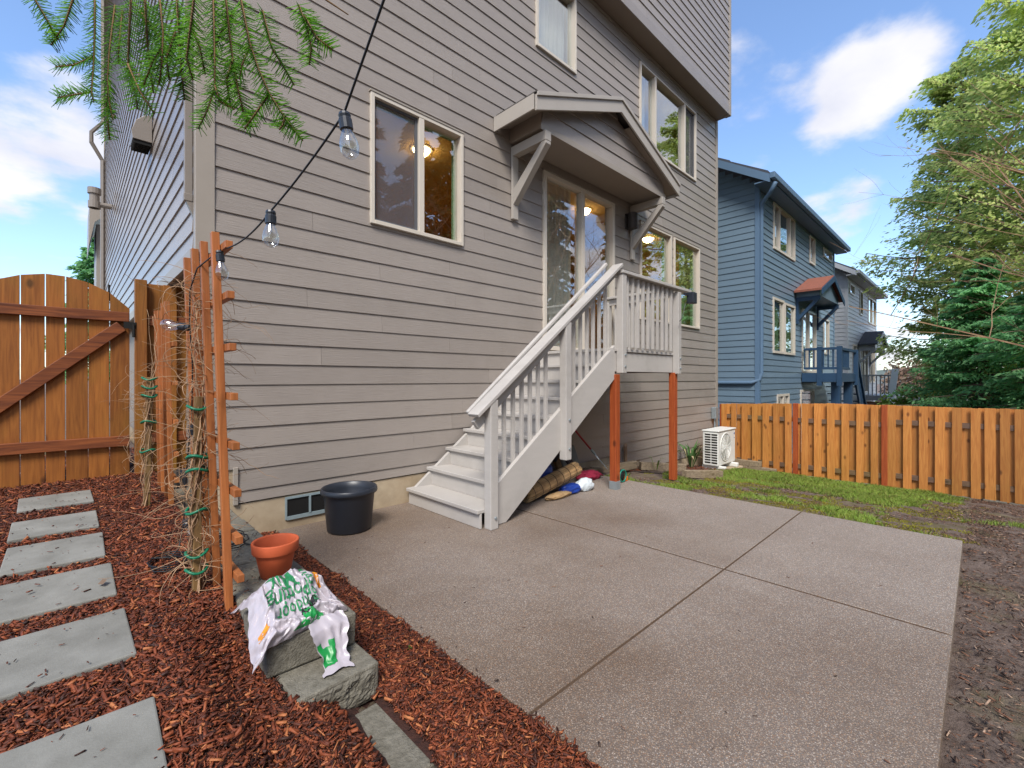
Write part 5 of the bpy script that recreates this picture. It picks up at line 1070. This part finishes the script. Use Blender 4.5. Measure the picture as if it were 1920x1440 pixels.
# weeds and the leafy plant by the heat pump
def strap_plant(name, label, base, n, h, mats, seed, w=.02):
    r = random.Random(seed); t = thing(name, base, label, 'plant'); b0 = Vector(base)
    for i in range(n):
        a = r.uniform(0, 6.283); hh = h*r.uniform(.5, 1); d = Vector((math.cos(a), math.sin(a), 0)); l = r.uniform(.25, .9)*hh; p = [b0+d*.02, b0+d*l*.45+Vector((0, 0, hh*.7)), b0+d*l+Vector((0, 0, hh*r.uniform(.6, 1)))]
        s = Vector((-d.y, d.x, 0))*w*r.uniform(.6, 1.2); MB().add([p[0]-s*.4, p[0]+s*.4, p[1]+s, p[1]-s, p[2]], [(0, 1, 2, 3), (3, 2, 4)]).build('leaf', mats[i % len(mats)], t)
    return t
strap_plant('leafy_plant', 'leafy plant with green and dry blades beside the heat pump', (8.75, 3.95, -.43), 46, .62, ('leaf_dark', 'leaf_dry', 'leaf_dark'), 5, .022)
strap_plant('weed', 'thin weed sprouting by the edging timber near the drain pipe', (6.75, 3.62, -.12), 7, .3, ('shrub_leaf',), 6, .012)
strap_plant('weed', 'tiny green seedling in the mulch strip beside the patio', (1.2, 1.95, 0), 5, .025, ('shrub_leaf',), 7, .008)
# ------------------------------------------------------------------ fir branch hanging before the house corner
CF = Vector((math.sin(R(44.2)), math.cos(R(44.2)), 0)); CRt = Vector((CF.y, -CF.x, 0))
def loc(a, h, d): return Vector((0, 0, 1.333))+CF*d+CRt*a*d+Vector((0, 0, h*d))     # a, h: sideways and upward slope, d: distance
fb = thing('fir_branch', loc(-.72, .95, 1.05), 'fresh green fir boughs drooping beside the house corner', 'fir branch')
limb = [loc(-1.35, 1.05, 1.25), loc(-1.08, .96, 1.2), loc(-.9, .88, 1.16), loc(-.74, .87, 1.12), loc(-.6, .90, 1.08), loc(-.45, .86, 1.03), loc(-.36, .80, 1.0)]
MB().tube(limb, [.014, .011, .009, .007, .005, .003, .0012], 8).build('limb', 'fir_twig', fb, smooth=True)
PXL = lambda u, v, d: loc((u-960)/853, (710-v)/853, d)
sprays = [([(178, 0), (178, 60), (176, 120), (172, 170), (176, 192)], 1.15), ([(172, 172), (140, 178), (108, 184)], 1.15), ([(178, 105), (140, 122), (104, 126)], 1.15), ([(140, -10), (120, 50), (95, 85)], 1.2), ([(60, -10), (90, 40), (110, 75)], 1.2),
  ([(216, 10), (206, 90), (202, 150), (205, 190), (212, 225)], 1.1), ([(206, 150), (200, 200), (206, 262)], 1.12), ([(246, 0), (242, 70), (240, 130), (255, 175), (258, 205)], 1.08), ([(240, 120), (262, 170), (290, 214)], 1.05), ([(272, 0), (276, 70), (282, 130), (288, 175)], 1.1), ([(300, 0), (306, 60), (304, 120), (298, 160)], 1.0), ([(304, 90), (285, 120), (270, 160)], 1.0),
  ([(332, 0), (336, 70), (340, 130), (346, 188)], 1.08), ([(330, 60), (312, 110), (318, 150)], 1.05), ([(365, -10), (356, 60), (350, 110), (362, 150)], 1.0), ([(400, -10), (402, 60), (403, 120), (403, 165), (390, 205), (372, 242)], .98), ([(403, 160), (412, 190), (440, 205)], .98), ([(424, 0), (430, 60), (438, 120), (447, 170), (455, 205), (470, 240)], 1.0), ([(438, 110), (425, 150), (432, 195)], 1.0),
  ([(452, 0), (468, 80), (485, 130), (505, 175), (535, 222), (568, 264)], .96), ([(505, 175), (485, 205), (459, 242)], .96), ([(535, 218), (530, 235), (524, 243)], .96), ([(470, 80), (455, 120), (450, 150)], .97), ([(492, 20), (510, 90), (530, 122), (552, 160)], 1.0), ([(560, 10), (578, 60), (584, 90), (580, 122)], 1.0), ([(570, 30), (595, 72), (624, 94)], 1.0), ([(230, 20), (224, 80), (222, 120)], 1.15), ([(350, 30), (375, 90), (385, 140)], 1.05), ([(262, 20), (300, 70), (320, 110)], 1.12), ([(440, 20), (410, 70), (395, 110)], 1.03)]
rr = random.Random(12); NV = []; 
for si, (pp, d) in enumerate(sprays):
    pts = [PXL(u, v, d+rr.uniform(-.01, .01)) for u, v in pp]; fine = []
    for i in range(len(pts)-1):
        n = max(3, int((pts[i+1]-pts[i]).length/.0031))
        for j in range(n): fine.append((pts[i].lerp(pts[i+1], j/n), (pts[i+1]-pts[i]).normalized()))
    MB().tube(pts, [.0028*(1-.6*i/len(pts)) for i in range(len(pts))], 5).build('twig', 'fir_twig', fb, smooth=True)
    tot = len(fine); nrm = (CF*-1+Vector((0, 0, rr.uniform(-.2, .4)))+CRt*rr.uniform(-.4, .4)).normalized()
    for i, (p, t_) in enumerate(fine):
        sdv = t_.cross(nrm).normalized(); L_ = .031*rr.uniform(.75, 1.15)*(1 if i < tot*.9 else .75)
        for sg in ((-1, 1) if i % 2 else (-1, 1, 0)):
            dirv = (sdv*sg*rr.uniform(.7, 1.)+t_*rr.uniform(.35, .75)+nrm*(rr.uniform(-.25, .5) if sg else 1.0)).normalized(); tip = p+dirv*L_; w = dirv.cross(nrm+Vector((.1, 0, 0))).normalized()*.0012; w2 = dirv.cross(w).normalized()*.0009
            NV += [p-w, p+w, p+w2, tip-w*.5, tip+w*.5, tip+w2*.5]
npprism('needles', np.array([tuple(v) for v in NV]), 'fir_needle', parent=fb, kind='stuff')
for (u, v, d) in ((262, 143, 1.02), (344, 148, 1.05), (215, 218, 1.1)): p = PXL(u, v, d); MB().lathe([(.0005, -.006), (.0035, -.003), (.004, .002), (.0005, .007)], p, 8, (.2, .1, -1)).build('bud', 'bark', fb, smooth=True)
